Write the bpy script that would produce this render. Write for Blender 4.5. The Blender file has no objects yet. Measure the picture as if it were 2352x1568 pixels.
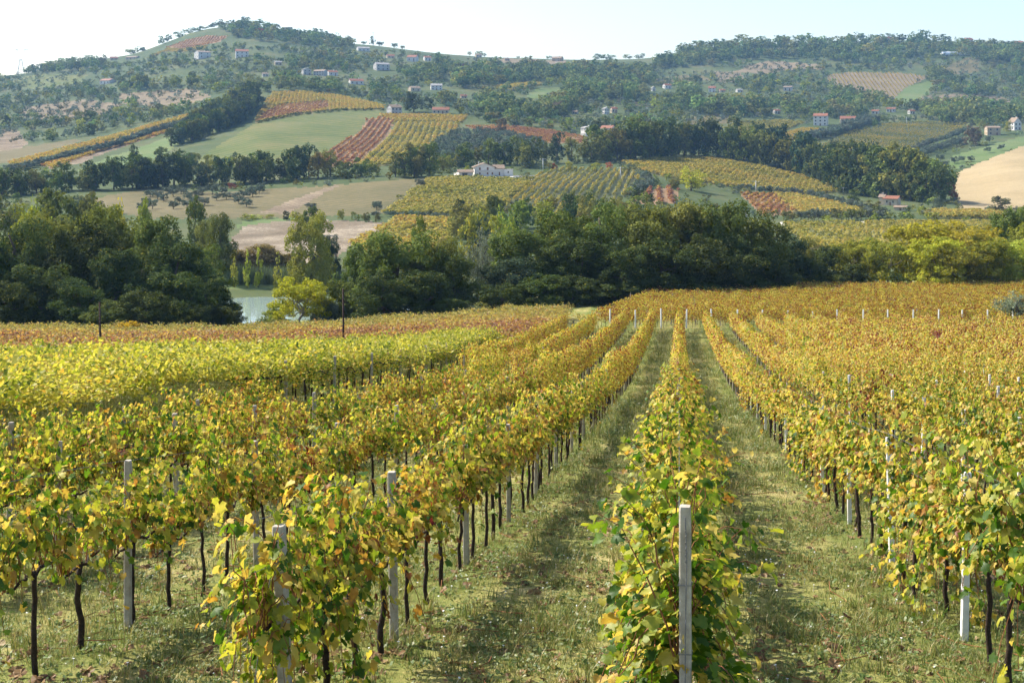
import bpy, math, random
import numpy as np
from mathutils import Vector, Matrix

# =====================================================================
# camera, sky, sun, exposure
# =====================================================================
FPX, CXP, HYP = 3000.0, 1176.0, 330.0      # focal length, centre column and eye-level line (picture 2352 wide)
sc = bpy.context.scene
C = sc.collection
cam = bpy.data.cameras.new('camera')
cam.sensor_width = 36.0
cam.lens = 36.0 * FPX / 2352.0
cam.shift_y = -(784.0 - HYP) / 2352.0
cam.clip_start = 0.1
cam.clip_end = 20000.0
cam_o = bpy.data.objects.new('camera', cam)
C.objects.link(cam_o)
cam_o.location = (0, 0, 0)
cam_o.rotation_euler = (math.radians(90), 0, 0)
sc.camera = cam_o

SUN_EL, SUN_AZ = math.radians(44), math.radians(30)     # azimuth: ahead of due left
to_sun = Vector((-math.cos(SUN_AZ) * math.cos(SUN_EL), math.sin(SUN_AZ) * math.cos(SUN_EL), math.sin(SUN_EL)))
w = bpy.data.worlds.new('World'); sc.world = w; w.use_nodes = True
nt = w.node_tree
bg = nt.nodes['Background']
sky = nt.nodes.new('ShaderNodeTexSky'); sky.sky_type = 'NISHITA'; sky.sun_disc = False
sky.sun_elevation = SUN_EL
sky.sun_rotation = math.atan2(to_sun.x, to_sun.y)
sky.altitude = 150; sky.air_density = 1.0; sky.dust_density = 2.0; sky.ozone_density = 1.4
tcg = nt.nodes.new('ShaderNodeTexCoord'); cmap = nt.nodes.new('ShaderNodeMapping'); cmap.inputs['Scale'].default_value = (9, 9, 34); cmap.inputs['Location'].default_value = (0.4, 0, 0.3)
nt.links.new(tcg.outputs['Generated'], cmap.inputs[0])
cno = nt.nodes.new('ShaderNodeTexNoise'); cno.inputs['Scale'].default_value = 1.6; cno.inputs['Detail'].default_value = 7; cno.inputs['Roughness'].default_value = 0.55; nt.links.new(cmap.outputs[0], cno.inputs['Vector'])
sep = nt.nodes.new('ShaderNodeSeparateXYZ'); nt.links.new(tcg.outputs['Generated'], sep.inputs[0])
low = nt.nodes.new('ShaderNodeMapRange'); low.inputs[1].default_value = 0.085; low.inputs[2].default_value = 0.055; low.inputs[3].default_value = -0.25; low.inputs[4].default_value = 0.02; nt.links.new(sep.outputs[2], low.inputs[0])
cad = nt.nodes.new('ShaderNodeMath'); cad.operation = 'ADD'; nt.links.new(cno.outputs[0], cad.inputs[0]); nt.links.new(low.outputs[0], cad.inputs[1])
crp = nt.nodes.new('ShaderNodeMapRange'); crp.interpolation_type = 'SMOOTHSTEP'; crp.inputs[1].default_value = 0.52; crp.inputs[2].default_value = 0.66; nt.links.new(cad.outputs[0], crp.inputs[0])
cmx = nt.nodes.new('ShaderNodeMix'); cmx.data_type = 'RGBA'; nt.links.new(crp.outputs[0], cmx.inputs[0]); nt.links.new(sky.outputs[0], cmx.inputs[6]); cmx.inputs[7].default_value = (6.0, 6.1, 6.3, 1)   # low fair-weather cumulus
nt.links.new(cmx.outputs[2], bg.inputs[0]); bg.inputs[1].default_value = 0.128
sl = bpy.data.lights.new('sun', 'SUN'); sl.energy = 4.9; sl.angle = math.radians(0.53); sl.color = (1.0, 0.93, 0.82)
so = bpy.data.objects.new('sun', sl); C.objects.link(so)
so.rotation_euler = to_sun.to_track_quat('Z', 'Y').to_euler()
sc.view_settings.view_transform = 'Standard'; sc.view_settings.look = 'None'
sc.view_settings.exposure = 1.05; sc.view_settings.gamma = 1.0; sc.view_settings.use_curve_mapping = False
cy = sc.cycles
cy.max_bounces = 5; cy.diffuse_bounces = 2; cy.glossy_bounces = 2; cy.transmission_bounces = 3; cy.volume_bounces = 0
cy.sample_clamp_indirect = 6.0
cy.use_denoising = True
cy.use_adaptive_sampling = True; cy.adaptive_threshold = 0.03

rs = np.random.RandomState(11)
R = random.Random(5)

# =====================================================================
# helpers
# =====================================================================
def pchip(xk, yk, x):
    xk = np.asarray(xk, float); yk = np.asarray(yk, float); x = np.clip(np.asarray(x, float), xk[0], xk[-1])
    h = np.diff(xk); d = np.diff(yk) / h
    m = np.zeros_like(yk)
    m[0], m[-1] = d[0], d[-1]
    for i in range(1, len(xk) - 1):
        if d[i-1] * d[i] > 0:
            w1, w2 = 2*h[i] + h[i-1], h[i] + 2*h[i-1]
            m[i] = (w1 + w2) / (w1 / d[i-1] + w2 / d[i])
    k = np.clip(np.searchsorted(xk, x, side='right') - 1, 0, len(h) - 1)
    t = (x - xk[k]) / h[k]
    return ((1 + 2*t) * (1-t)**2) * yk[k] + (t * (1-t)**2) * h[k] * m[k] + (t*t*(3-2*t)) * yk[k+1] + (t*t*(t-1)) * h[k] * m[k+1]

def stretch(Y): return 300 + (Y - 300) * 1.9

# ---- the lie of the land -------------------------------------------------
near_prof = ([-60, 0, 9, 24, 52, 80, 110, 143, 175, 200], [-1.2, -2.9, -4.28, -6.62, -10.7, -14.3, -17.4, -20.2, -22.0, -23.2])
farY = [300, 350, 400, 450, 500, 560, 640, 720, 800, 900, 1000, 1100, 1200, 1300, 1400]
cols = {
 -400: [660,575,512,462,425,398,366,340,318,292,262,236,216,212,218],
    0: [655,570,505,455,415,385,352,326,300,268,235,205,181,176,186],
  160: [652,565,500,452,412,378,342,312,284,250,216,184,160,150,158],
  300: [650,560,495,450,412,375,335,300,268,228,190,162,141,126,133],
  380: [650,560,495,450,410,370,325,290,254,216,176,146,120, 99,106],
  450: [650,560,496,448,408,362,316,280,240,205,165,133,104, 72, 80],
  530: [650,560,498,447,404,354,304,270,226,196,156,124, 94, 62, 70],
  600: [652,560,500,445,400,346,296,262,217,190,150,118, 88, 64, 74],
  680: [652,558,498,440,396,348,300,262,220,192,154,124, 97, 79, 88],
  760: [652,557,495,434,393,352,306,264,228,196,160,130,105, 94,103],
  900: [652,555,490,425,388,356,315,268,240,205,170,141,119,112,120],
 1050: [650,548,482,425,392,358,314,270,243,208,178,151,131,126,134],
 1200: [650,542,476,424,395,360,313,275,246,210,185,161,143,137,145],
 1350: [645,542,478,426,397,363,320,282,254,220,195,168,146,137,145],
 1480: [640,545,480,430,400,367,328,290,262,230,205,176,148,137,146],
 1600: [620,548,488,446,416,374,334,298,268,236,208,174,140,112,118],
 1800: [590,545,500,470,444,396,345,312,280,245,210,171,136,103,108],
 1950: [590,545,500,471,450,412,352,315,282,248,216,171,132,100,104],
 2100: [590,545,500,472,455,425,362,319,284,250,222,173,131, 97, 98],
 2220: [595,548,504,475,450,410,355,316,285,256,227,177,131,101,102],
 2352: [600,550,508,478,440,388,345,312,285,262,228,180,131,102,102],
 2760: [610,556,516,484,440,392,350,318,290,268,236,190,140,112,112],
}
ukn = sorted(cols)
Yd = np.concatenate([np.linspace(0.5, 300, 600), np.linspace(303, 2600, 766)])
Ud = np.linspace(-400, 2760, 318)
def _table():
    tab = np.zeros((len(ukn), len(Yd)))
    for i, u in enumerate(ukn):
        yk = list(near_prof[0]); zk = list(near_prof[1])
        sl_ = min(max((1300 - u) / 700.0, 0), 1)
        zk[-4] -= 0.4 * sl_; zk[-3] -= 2.1 * sl_; zk[-2] -= 2.7 * sl_; zk[-1] -= 4.5 * sl_
        rt = min(max((u - 1250) / 400.0, 0), 1)
        yk += [232, 245, 272, 286]; zk += [-32.2*(1-rt) - 25.0*rt, -33.9*(1-rt) - 25.6*rt, -33.9*(1-rt) - 26.0*rt, -32.7*(1-rt) - 26.2*rt]
        for Yq, yq in zip(farY, cols[u]):
            Ys = stretch(Yq); yk.append(Ys); zk.append((HYP - yq) * Ys / FPX)
        yk += [2600]; zk += [zk[-1] - 25]
        tab[i] = pchip(yk, zk, Yd)
    out = np.zeros((len(Ud), len(Yd)))
    for j in range(len(Yd)):
        out[:, j] = pchip(ukn, tab[:, j], Ud)
    # soften along the columns
    for _ in range(6):
        out[1:-1] = 0.25*out[:-2] + 0.5*out[1:-1] + 0.25*out[2:]
    return out
ZT = _table()
def G(X, Y):
    X = np.asarray(X, float); Y = np.asarray(Y, float)
    Yc = np.clip(Y, 6.0, 2590)
    u = np.clip(CXP + FPX * X / Yc, Ud[0], Ud[-1] - 1e-6)
    fu = (u - Ud[0]) / (Ud[1] - Ud[0]); iu = np.clip(fu.astype(int), 0, len(Ud) - 2); fu = fu - iu
    Yq = np.clip(Y, 0.5, 2590)
    iy = np.clip(np.searchsorted(Yd, Yq, side='right') - 1, 0, len(Yd) - 2)
    fy = (Yq - Yd[iy]) / (Yd[iy+1] - Yd[iy])
    z = (ZT[iu, iy]*(1-fu) + ZT[iu+1, iy]*fu)*(1-fy) + (ZT[iu, iy+1]*(1-fu) + ZT[iu+1, iy+1]*fu)*fy
    z = np.where(Y < 0.5, z + 0.03 * (0.5 - np.minimum(Y, 0.5)) , z)
    # gentle natural unevenness
    a = np.clip((Yc - 10) / 200, 0, 1)
    z = z + 0.05*np.sin(X*0.9 + 1.3*np.sin(Y*0.31))*np.sin(Y*0.7) + a*0.35*np.sin(X*0.061+Y*0.037)*np.sin(Y*0.043-X*0.021)
    b = np.clip((Yc - 700) / 600, 0, 1)
    z = z + b*1.6*np.sin(X*0.027 + 2*np.sin(Y*0.011))*np.cos(Y*0.019)
    return z
def g1(X, Y): return float(G(np.array([X]), np.array([Y]))[0])
_hY = np.linspace(300, 2330, 340)
def hit(u, y):
    """ground point seen along picture column u at height y, beyond the valley"""
    u = np.atleast_1d(np.asarray(u, float)); y = np.atleast_1d(np.asarray(y, float))
    X = (u[:, None] - CXP) * _hY[None] / FPX
    YY = np.broadcast_to(_hY[None], X.shape)
    yy = HYP - FPX * G(X, YY) / YY
    ok = yy <= y[:, None]
    idx = np.argmax(ok, axis=1)
    Y = _hY[idx].copy()
    i0 = np.clip(idx - 1, 0, None); r = np.arange(len(u))
    ya, yb = yy[r, i0], yy[r, idx]
    t = np.where(idx > 0, (ya - y) / np.maximum(ya - yb, 1e-6), 1)
    Y = _hY[i0] + np.clip(t, 0, 1) * (_hY[idx] - _hY[i0])
    Y = np.where(ok.any(axis=1), Y, np.nan)
    return (u - CXP) * Y / FPX, Y
def hit1(u, y):
    X, Y = hit(u, y); return float(X[0]), float(Y[0])
def proj(X, Y, Z): return CXP + FPX * X / Y, HYP - FPX * Z / Y
def inpoly(poly, u, y):
    n = len(poly); ins = np.zeros(u.shape, bool); j = n - 1
    for i in range(n):
        xi, yi = poly[i]; xj, yj = poly[j]
        if yi != yj:
            c = ((yi > y) != (yj > y)) & (u < (xj - xi) * (y - yi) / (yj - yi) + xi)
            ins ^= c
        j = i
    return ins

# ---- meshes ----------------------------------------------------------------
def mesh(name, V, Fc, mat=None, attrs=None, smooth=False):
    """V (N,3); Fc an int array (M,3|4) or a list of them"""
    V = np.asarray(V, np.float32)
    Fl = Fc if isinstance(Fc, list) else [Fc]
    Fl = [np.asarray(f, np.int32) for f in Fl if len(f)]
    me = bpy.data.meshes.new(name)
    me.vertices.add(len(V)); me.vertices.foreach_set('co', V.ravel())
    tot = np.concatenate([np.full(len(f), f.shape[1], np.int32) for f in Fl])
    loops = np.concatenate([f.ravel() for f in Fl])
    me.loops.add(len(loops)); me.loops.foreach_set('vertex_index', loops)
    me.polygons.add(len(tot))
    st = np.concatenate([[0], np.cumsum(tot)[:-1]]).astype(np.int32)
    me.polygons.foreach_set('loop_start', st)
    me.polygons.foreach_set('use_smooth', np.full(len(tot), bool(smooth)))
    if attrs:
        for k, v in attrs.items():
            a = me.attributes.new(k, 'FLOAT', 'FACE'); a.data.foreach_set('value', np.asarray(v, np.float32))
    if mat: me.materials.append(mat)
    me.update(calc_edges=True)
    return me

def link(name, me, parent=None, loc=None):
    o = bpy.data.objects.new(name, me); C.objects.link(o)
    if parent is not None: o.parent = parent
    if loc is not None: o.location = loc
    return o
def empty(name, loc, rz=0.0, scale=None):
    o = bpy.data.objects.new(name, None); C.objects.link(o); o.location = loc; o.rotation_euler = (0, 0, rz)
    o.empty_display_size = 0.3
    if scale is not None: o.scale = scale
    return o
def tag(o, label=None, cat=None, group=None, kind=None):
    if label: o['label'] = label
    if cat: o['category'] = cat
    if group: o['group'] = group
    if kind: o['kind'] = kind
    return o

class MB:
    """collects boxes and tubes into one mesh"""
    def __init__(s): s.v = []; s.q = []; s.t = []; s.n = 0
    def add(s, V, q=(), t=()):
        V = np.asarray(V, float); s.v.append(V)
        if len(q): s.q.append(np.asarray(q) + s.n)
        if len(t): s.t.append(np.asarray(t) + s.n)
        s.n += len(V)
    def box(s, x0, x1, y0, y1, z0, z1):
        V = [(x, y, z) for z in (z0, z1) for y in (y0, y1) for x in (x0, x1)]
        s.add(V, q=[(0,2,3,1),(4,5,7,6),(0,1,5,4),(2,6,7,3),(0,4,6,2),(1,3,7,5)])
        return s
    def tube(s, P, rad, n=6, cap=True):
        P = np.asarray(P, float); rad = np.broadcast_to(np.asarray(rad, float), (len(P),))
        T = np.gradient(P, axis=0); T /= np.linalg.norm(T, axis=1)[:, None] + 1e-9
        ref = np.where(np.abs(T[:, 2:3]) > 0.9, np.array([[1., 0, 0]]), np.array([[0., 0, 1.]]))
        A = np.cross(T, ref); A /= np.linalg.norm(A, axis=1)[:, None] + 1e-9
        B = np.cross(T, A)
        ang = np.arange(n) * 2 * np.pi / n
        V = (P[:, None] + rad[:, None, None] * (np.cos(ang)[None, :, None]*A[:, None] + np.sin(ang)[None, :, None]*B[:, None])).reshape(-1, 3)
        q = []
        for i in range(len(P) - 1):
            for k in range(n):
                q.append((i*n + k, i*n + (k+1) % n, (i+1)*n + (k+1) % n, (i+1)*n + k))
        t = []
        if cap:
            b = (len(P)-1)*n
            for k in range(1, n - 1): t.append((b, b+k, b+k+1)); t.append((0, k+1, k))
        s.add(V, q=q, t=t); return s
    def data(s, name, mat, smooth=False):
        Fl = []
        if s.q: Fl.append(np.concatenate(s.q))
        if s.t: Fl.append(np.concatenate(s.t))
        return mesh(name, np.concatenate(s.v), Fl, mat, smooth=smooth)
    def build(s, name, mat, parent=None, smooth=False, loc=None):
        return link(name, s.data(name, mat, smooth), parent, loc)

# ---- materials ---------------------------------------------------------------
def newmat(name):
    m = bpy.data.materials.new(name); m.use_nodes = True
    t = m.node_tree; b = t.nodes['Principled BSDF']; o = t.nodes['Material Output']
    return m, t, b, o
def N(t, kind, **kw):
    n = t.nodes.new(kind)
    for k, v in kw.items(): setattr(n, k, v)
    return n
def ramp(t, stops, fac=None):
    r = t.nodes.new('ShaderNodeValToRGB'); e = r.color_ramp.elements
    while len(e) < len(stops): e.new(0.5)
    for k, (p, c) in enumerate(stops):
        e[k].position = p; e[k].color = (c[0], c[1], c[2], 1)
    if fac is not None: t.links.new(fac, r.inputs[0])
    return r
def noise(t, scale, detail=4, rough=0.6, vec=None, stretchv=None):
    n = t.nodes.new('ShaderNodeTexNoise'); n.inputs['Scale'].default_value = scale
    n.inputs['Detail'].default_value = detail; n.inputs['Roughness'].default_value = rough
    if vec is None:
        g = t.nodes.new('ShaderNodeNewGeometry'); vec = g.outputs['Position']
    if stretchv is not None:
        mp = t.nodes.new('ShaderNodeMapping'); mp.inputs['Scale'].default_value = stretchv
        if len(stretchv) > 3: pass
        t.links.new(vec, mp.inputs[0]); vec = mp.outputs[0]
    t.links.new(vec, n.inputs['Vector'])
    return n
def mixc(t, fac, a, b, mode='MIX'):
    m = t.nodes.new('ShaderNodeMix'); m.data_type = 'RGBA'; m.blend_type = mode
    if isinstance(fac, (int, float)): m.inputs[0].default_value = fac
    else: t.links.new(fac, m.inputs[0])
    for s_, v in ((6, a), (7, b)):
        if isinstance(v, (tuple, list)): m.inputs[s_].default_value = (v[0], v[1], v[2], 1)
        else: t.links.new(v, m.inputs[s_])
    return m.outputs[2]
def math_(t, op, a, b=None, c=None):
    m = t.nodes.new('ShaderNodeMath'); m.operation = op
    for i, v in enumerate((a, b, c)):
        if v is None: continue
        if isinstance(v, (int, float)): m.inputs[i].default_value = v
        else: t.links.new(v, m.inputs[i])
    return m.outputs[0]
def field_mat(name, stops, s1=0.03, s2=0.6, bump=0.0, furrow=None, rough=0.95):
    """earth or low cover: broad patches plus fine mottling; furrow = (angle, spacing, strength)"""
    m, t, b, o = newmat(name)
    n1 = noise(t, s1, 5, 0.65); n2 = noise(t, s2, 4, 0.7)
    f = math_(t, 'ADD', math_(t, 'MULTIPLY', n1.outputs[0], 0.62), math_(t, 'MULTIPLY', n2.outputs[0], 0.38))
    f = math_(t, 'MULTIPLY_ADD', f, 2.2, -0.6)
    if furrow:
        g = t.nodes.new('ShaderNodeNewGeometry'); vr = t.nodes.new('ShaderNodeVectorRotate'); vr.rotation_type = 'Z_AXIS'
        vr.inputs['Angle'].default_value = furrow[0]
        t.links.new(g.outputs['Position'], vr.inputs[0])
        wv = t.nodes.new('ShaderNodeTexWave'); wv.wave_type = 'BANDS'; wv.bands_direction = 'X'
        wv.inputs['Scale'].default_value = 0.314 / furrow[1]; wv.inputs['Distortion'].default_value = 1.2
        wv.inputs['Detail'].default_value = 2; wv.inputs['Detail Scale'].default_value = 0.6
        t.links.new(vr.outputs[0], wv.inputs[0])
        f = math_(t, 'ADD', f, math_(t, 'MULTIPLY_ADD', wv.outputs[1], furrow[2], -furrow[2]*0.5))
    r = ramp(t, stops, f)
    t.links.new(r.outputs[0], b.inputs['Base Color'])
    b.inputs['Roughness'].default_value = rough; b.inputs['Specular IOR Level'].default_value = 0.1
    if bump:
        bp = t.nodes.new('ShaderNodeBump'); bp.inputs['Strength'].default_value = bump; bp.inputs['Distance'].default_value = 0.5
        t.links.new(n2.outputs[0], bp.inputs['Height']); t.links.new(bp.outputs[0], b.inputs['Normal'])
    return m
def leaf_shader(t, col, o, trans=0.4, rough=0.5, tcol=None, gloss=0.06):
    d = t.nodes.new('ShaderNodeBsdfDiffuse'); tr = t.nodes.new('ShaderNodeBsdfTranslucent'); gl = t.nodes.new('ShaderNodeBsdfGlossy')
    gl.inputs['Roughness'].default_value = rough
    t.links.new(col, d.inputs[0]); t.links.new(tcol if tcol is not None else col, tr.inputs[0])
    mx = t.nodes.new('ShaderNodeMixShader'); mx.inputs[0].default_value = trans
    t.links.new(d.outputs[0], mx.inputs[1]); t.links.new(tr.outputs[0], mx.inputs[2])
    m2 = t.nodes.new('ShaderNodeMixShader'); m2.inputs[0].default_value = gloss
    t.links.new(mx.outputs[0], m2.inputs[1]); t.links.new(gl.outputs[0], m2.inputs[2])
    t.links.new(m2.outputs[0], o.inputs['Surface'])
def vine_leaf_mat(name, stops, trans=0.45, pale=0.0):
    """autumn vine leaves: each leaf has its tint, each vine its warmth"""
    m, t, b, o = newmat(name); t.nodes.remove(b)
    a = N(t, 'ShaderNodeAttribute', attribute_name='tint')
    wv = N(t, 'ShaderNodeAttribute', attribute_name='warm', attribute_type='INSTANCER')
    oi = N(t, 'ShaderNodeObjectInfo')
    f = math_(t, 'MULTIPLY_ADD', a.outputs['Fac'], 0.8, math_(t, 'MULTIPLY_ADD', wv.outputs['Fac'], 0.5, -0.15))
    f = math_(t, 'ADD', f, math_(t, 'MULTIPLY_ADD', oi.outputs['Random'], 0.08, -0.04))
    n = noise(t, 22.0, 2, 0.5)
    f = math_(t, 'ADD', f, math_(t, 'MULTIPLY_ADD', n.outputs[0], 0.22, -0.11))
    r = ramp(t, stops, f)
    hs = N(t, 'ShaderNodeHueSaturation'); hs.inputs['Saturation'].default_value = 1.05; hs.inputs['Value'].default_value = 1.4
    t.links.new(r.outputs[0], hs.inputs['Color'])
    leaf_shader(t, r.outputs[0], o, trans, 0.5, hs.outputs[0], 0.02)
    return m
VINE_STOPS = [(0.0, (0.04,0.095,0.008)), (0.16, (0.10,0.175,0.014)), (0.32, (0.25,0.28,0.028)), (0.46, (0.42,0.37,0.05)),
              (0.57, (0.53,0.42,0.095)), (0.67, (0.47,0.31,0.055)), (0.76, (0.35,0.185,0.035)), (0.88, (0.22,0.085,0.025)), (1.0, (0.12,0.02,0.015))]
M_VINE = vine_leaf_mat('vine_leaf', VINE_STOPS)
M_PERG = vine_leaf_mat('pergola_leaf', [(0.0,(0.06,0.105,0.014)),(0.2,(0.15,0.19,0.022)),(0.4,(0.32,0.32,0.035)),(0.6,(0.48,0.42,0.075)),(0.82,(0.44,0.29,0.045)),(1.0,(0.36,0.12,0.04))])
M_GOLD = vine_leaf_mat('golden_vine_leaf', [(0.0,(0.06,0.085,0.02)),(0.2,(0.125,0.14,0.032)),(0.4,(0.245,0.225,0.05)),(0.58,(0.37,0.30,0.07)),(0.74,(0.36,0.215,0.045)),(0.86,(0.26,0.125,0.055)),(1.0,(0.185,0.08,0.048))])
def bark_mat(name, c1, c2, s=14):
    m, t, b, o = newmat(name)
    n = noise(t, s, 5, 0.7)
    r = ramp(t, [(0.3, c1), (0.75, c2)], n.outputs[0]); t.links.new(r.outputs[0], b.inputs['Base Color'])
    b.inputs['Roughness'].default_value = 0.9; b.inputs['Specular IOR Level'].default_value = 0.15
    bp = t.nodes.new('ShaderNodeBump'); bp.inputs['Strength'].default_value = 0.6; bp.inputs['Distance'].default_value = 0.02
    t.links.new(n.outputs[0], bp.inputs['Height']); t.links.new(bp.outputs[0], b.inputs['Normal'])
    return m
M_BARK = bark_mat('vine_bark', (0.018,0.012,0.009), (0.07,0.05,0.038), 30)
M_CANE = bark_mat('vine_cane', (0.17,0.07,0.03), (0.34,0.16,0.07), 40)
M_TREEBARK = bark_mat('tree_bark', (0.05,0.04,0.03), (0.16,0.13,0.10), 3)
M_PALEBARK = bark_mat('pale_bark', (0.16,0.14,0.11), (0.33,0.30,0.25), 3)
M_CONC = bark_mat('weathered_concrete', (0.25,0.22,0.175), (0.52,0.47,0.39), 7)
M_WHITECONC = bark_mat('sun_bright_concrete', (0.62,0.60,0.56), (0.80,0.78,0.74), 9)  # same concrete with sunlit brightness put into its colour
M_WIRE = bark_mat('galvanised_wire', (0.12,0.12,0.12), (0.24,0.24,0.24), 30)
def plain(name, c, rough=0.8, var=0.12, s=1.5, metal=0.0):
    m, t, b, o = newmat(name)
    n = noise(t, s, 4, 0.6)
    r = ramp(t, [(0.25, tuple(x*(1-var) for x in c)), (0.75, tuple(min(1, x*(1+var)) for x in c))], n.outputs[0])
    t.links.new(r.outputs[0], b.inputs['Base Color']); b.inputs['Roughness'].default_value = rough; b.inputs['Metallic'].default_value = metal
    return m
def crown_mat(name, trans=0.3, fleck=(0.42,0.34,0.05), fleck_amt=0.05, hue=0.03):
    """tree foliage: colour from the tree, varied by clump and by leaf"""
    m, t, b, o = newmat(name); t.nodes.remove(b)
    a = N(t, 'ShaderNodeAttribute', attribute_name='tint'); a2 = N(t, 'ShaderNodeAttribute', attribute_name='leafy')
    oi = N(t, 'ShaderNodeObjectInfo')
    hs = N(t, 'ShaderNodeHueSaturation')
    lc = N(t, 'ShaderNodeAttribute', attribute_name='leafcol', attribute_type='INSTANCER')
    t.links.new(lc.outputs['Color'], hs.inputs['Color'])
    t.links.new(math_(t, 'MULTIPLY_ADD', oi.outputs['Random'], hue, 0.5 - hue*0.5), hs.inputs['Hue'])
    v = math_(t, 'ADD', math_(t, 'MULTIPLY_ADD', a.outputs['Fac'], 0.5, 0.55), math_(t, 'MULTIPLY', a2.outputs['Fac'], 0.35))
    v = math_(t, 'MULTIPLY', v, math_(t, 'MULTIPLY_ADD', oi.outputs['Random'], 0.3, 0.85))
    t.links.new(v, hs.inputs['Value'])
    f = math_(t, 'GREATER_THAN', a2.outputs['Fac'], 1.0 - fleck_amt)
    col = mixc(t, math_(t, 'MULTIPLY', f, 0.4), hs.outputs[0], fleck)
    leaf_shader(t, col, o, trans, 0.6, None, 0.008)
    return m
M_CROWN = crown_mat('tree_foliage')
M_OLIVE = crown_mat('olive_foliage', 0.2, (0.3,0.34,0.27), 0.2, 0.02)
M_YELLOW = crown_mat('yellow_foliage', 0.45, (0.55,0.40,0.04), 0.2, 0.04)

# ---- instancing for things nobody could count -----------------------------
def lib(name, objs):
    """collection of source meshes, not linked to the scene"""
    c = bpy.data.collections.new(name)
    for k, me in enumerate(objs):
        c.objects.link(bpy.data.objects.new('%s_%02d' % (name, k), me))
    return c
def scatter_obj(name, P, coll, idx, rz=None, scl=None, warm=None, label=None, cat=None, tilt=None, col=None):
    P = np.asarray(P, np.float32); n = len(P)
    me = bpy.data.meshes.new(name); me.vertices.add(n); me.vertices.foreach_set('co', P.ravel())
    def at(k, v, ty='FLOAT'):
        a = me.attributes.new(k, ty, 'POINT')
        a.data.foreach_set('vector' if ty == 'FLOAT_VECTOR' else 'value', np.asarray(v).ravel())
    at('idx', np.asarray(idx, np.int32), 'INT')
    rot = np.zeros((n, 3), np.float32); rot[:, 2] = rs.uniform(0, 6.283, n) if rz is None else rz
    if tilt is not None: rot[:, 0] = rs.normal(0, tilt, n); rot[:, 1] = rs.normal(0, tilt, n)
    at('rot', rot, 'FLOAT_VECTOR')
    s_ = np.ones((n, 3), np.float32) if scl is None else np.asarray(scl, np.float32)
    if s_.ndim == 1: s_ = np.repeat(s_[:, None], 3, 1)
    at('scl', s_, 'FLOAT_VECTOR')
    at('warm', np.full(n, 0.3, np.float32) if warm is None else np.asarray(warm, np.float32))
    if col is not None: at('leafcol', np.asarray(col, np.float32), 'FLOAT_VECTOR')
    ng = bpy.data.node_groups.new(name, 'GeometryNodeTree')
    ng.interface.new_socket('Geometry', in_out='INPUT', socket_type='NodeSocketGeometry')
    ng.interface.new_socket('Geometry', in_out='OUTPUT', socket_type='NodeSocketGeometry')
    gi = ng.nodes.new('NodeGroupInput'); go = ng.nodes.new('NodeGroupOutput')
    ci = ng.nodes.new('GeometryNodeCollectionInfo'); ci.inputs[0].default_value = coll
    ci.inputs[1].default_value = True; ci.inputs[2].default_value = True
    ip = ng.nodes.new('GeometryNodeInstanceOnPoints')
    def na(k, ty):
        a = ng.nodes.new('GeometryNodeInputNamedAttribute'); a.data_type = ty; a.inputs[0].default_value = k
        return a.outputs[0]
    L = ng.links.new
    L(gi.outputs[0], ip.inputs['Points']); L(ci.outputs[0], ip.inputs['Instance'])
    ip.inputs['Pick Instance'].default_value = True
    L(na('idx', 'INT'), ip.inputs['Instance Index'])
    er = ng.nodes.new('FunctionNodeEulerToRotation'); L(na('rot', 'FLOAT_VECTOR'), er.inputs[0]); L(er.outputs[0], ip.inputs['Rotation'])
    L(na('scl', 'FLOAT_VECTOR'), ip.inputs['Scale'])
    L(ip.outputs[0], go.inputs[0])
    o = bpy.data.objects.new(name, me); C.objects.link(o)
    md = o.modifiers.new('scatter', 'NODES'); md.node_group = ng
    tag(o, label, cat, None, 'stuff')
    return o

ORD = ['first','second','third','fourth','fifth','sixth','seventh','eighth','ninth','tenth','eleventh','twelfth','thirteenth','fourteenth','fifteenth','sixteenth','seventeenth','eighteenth','nineteenth']
TENS = {2:'twent',3:'thirt',4:'fort',5:'fift',6:'sixt',7:'sevent',8:'eight',9:'ninet'}
def ordinal(k):
    k += 1
    if k < 20: return ORD[k-1]
    if k >= 100: return 'number %d' % k if k > 199 else 'hundred-and-' + ordinal(k-101) if k > 100 else 'hundredth'
    a, b = divmod(k, 10)
    return TENS[a] + 'ieth' if b == 0 else TENS[a] + 'y-' + ORD[b-1]
# =====================================================================
# the setting: ground, fields, lake, track
# =====================================================================
def stops3(a, b, c): return [(0.12, a), (0.5, b), (0.88, c)]
M_SCRUB = field_mat('hillside_scrub', stops3((0.036,0.058,0.02), (0.066,0.088,0.032), (0.12,0.112,0.052)), 0.012, 0.12)
M_MEADOW = field_mat('meadow', stops3((0.055,0.084,0.02), (0.10,0.117,0.034), (0.155,0.135,0.052)), 0.02, 0.25, furrow=(0.5, 9.0, 0.28))
M_GREEN = field_mat('bright_green_crop', stops3((0.075,0.12,0.036), (0.105,0.145,0.05), (0.15,0.16,0.068)), 0.02, 0.3)
M_DRY = field_mat('dry_pasture', stops3((0.075,0.075,0.032), (0.12,0.103,0.048), (0.17,0.14,0.072)), 0.02, 0.35, furrow=(1.0, 6.0, 0.22))
M_PINK = field_mat('bare_pinkish_soil', stops3((0.11,0.092,0.052), (0.165,0.13,0.08), (0.215,0.17,0.11)), 0.02, 0.3)
M_PLOUGH = field_mat('ploughed_soil', stops3((0.09,0.068,0.045), (0.17,0.13,0.085), (0.30,0.24,0.16)), 0.05, 1.3, 0.8, furrow=(0.6, 3.5, 0.3))
M_CLODS = field_mat('pale_ploughed_clods', stops3((0.085,0.065,0.042), (0.18,0.145,0.10), (0.42,0.36,0.27)), 0.03, 0.9, 0.8)
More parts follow.
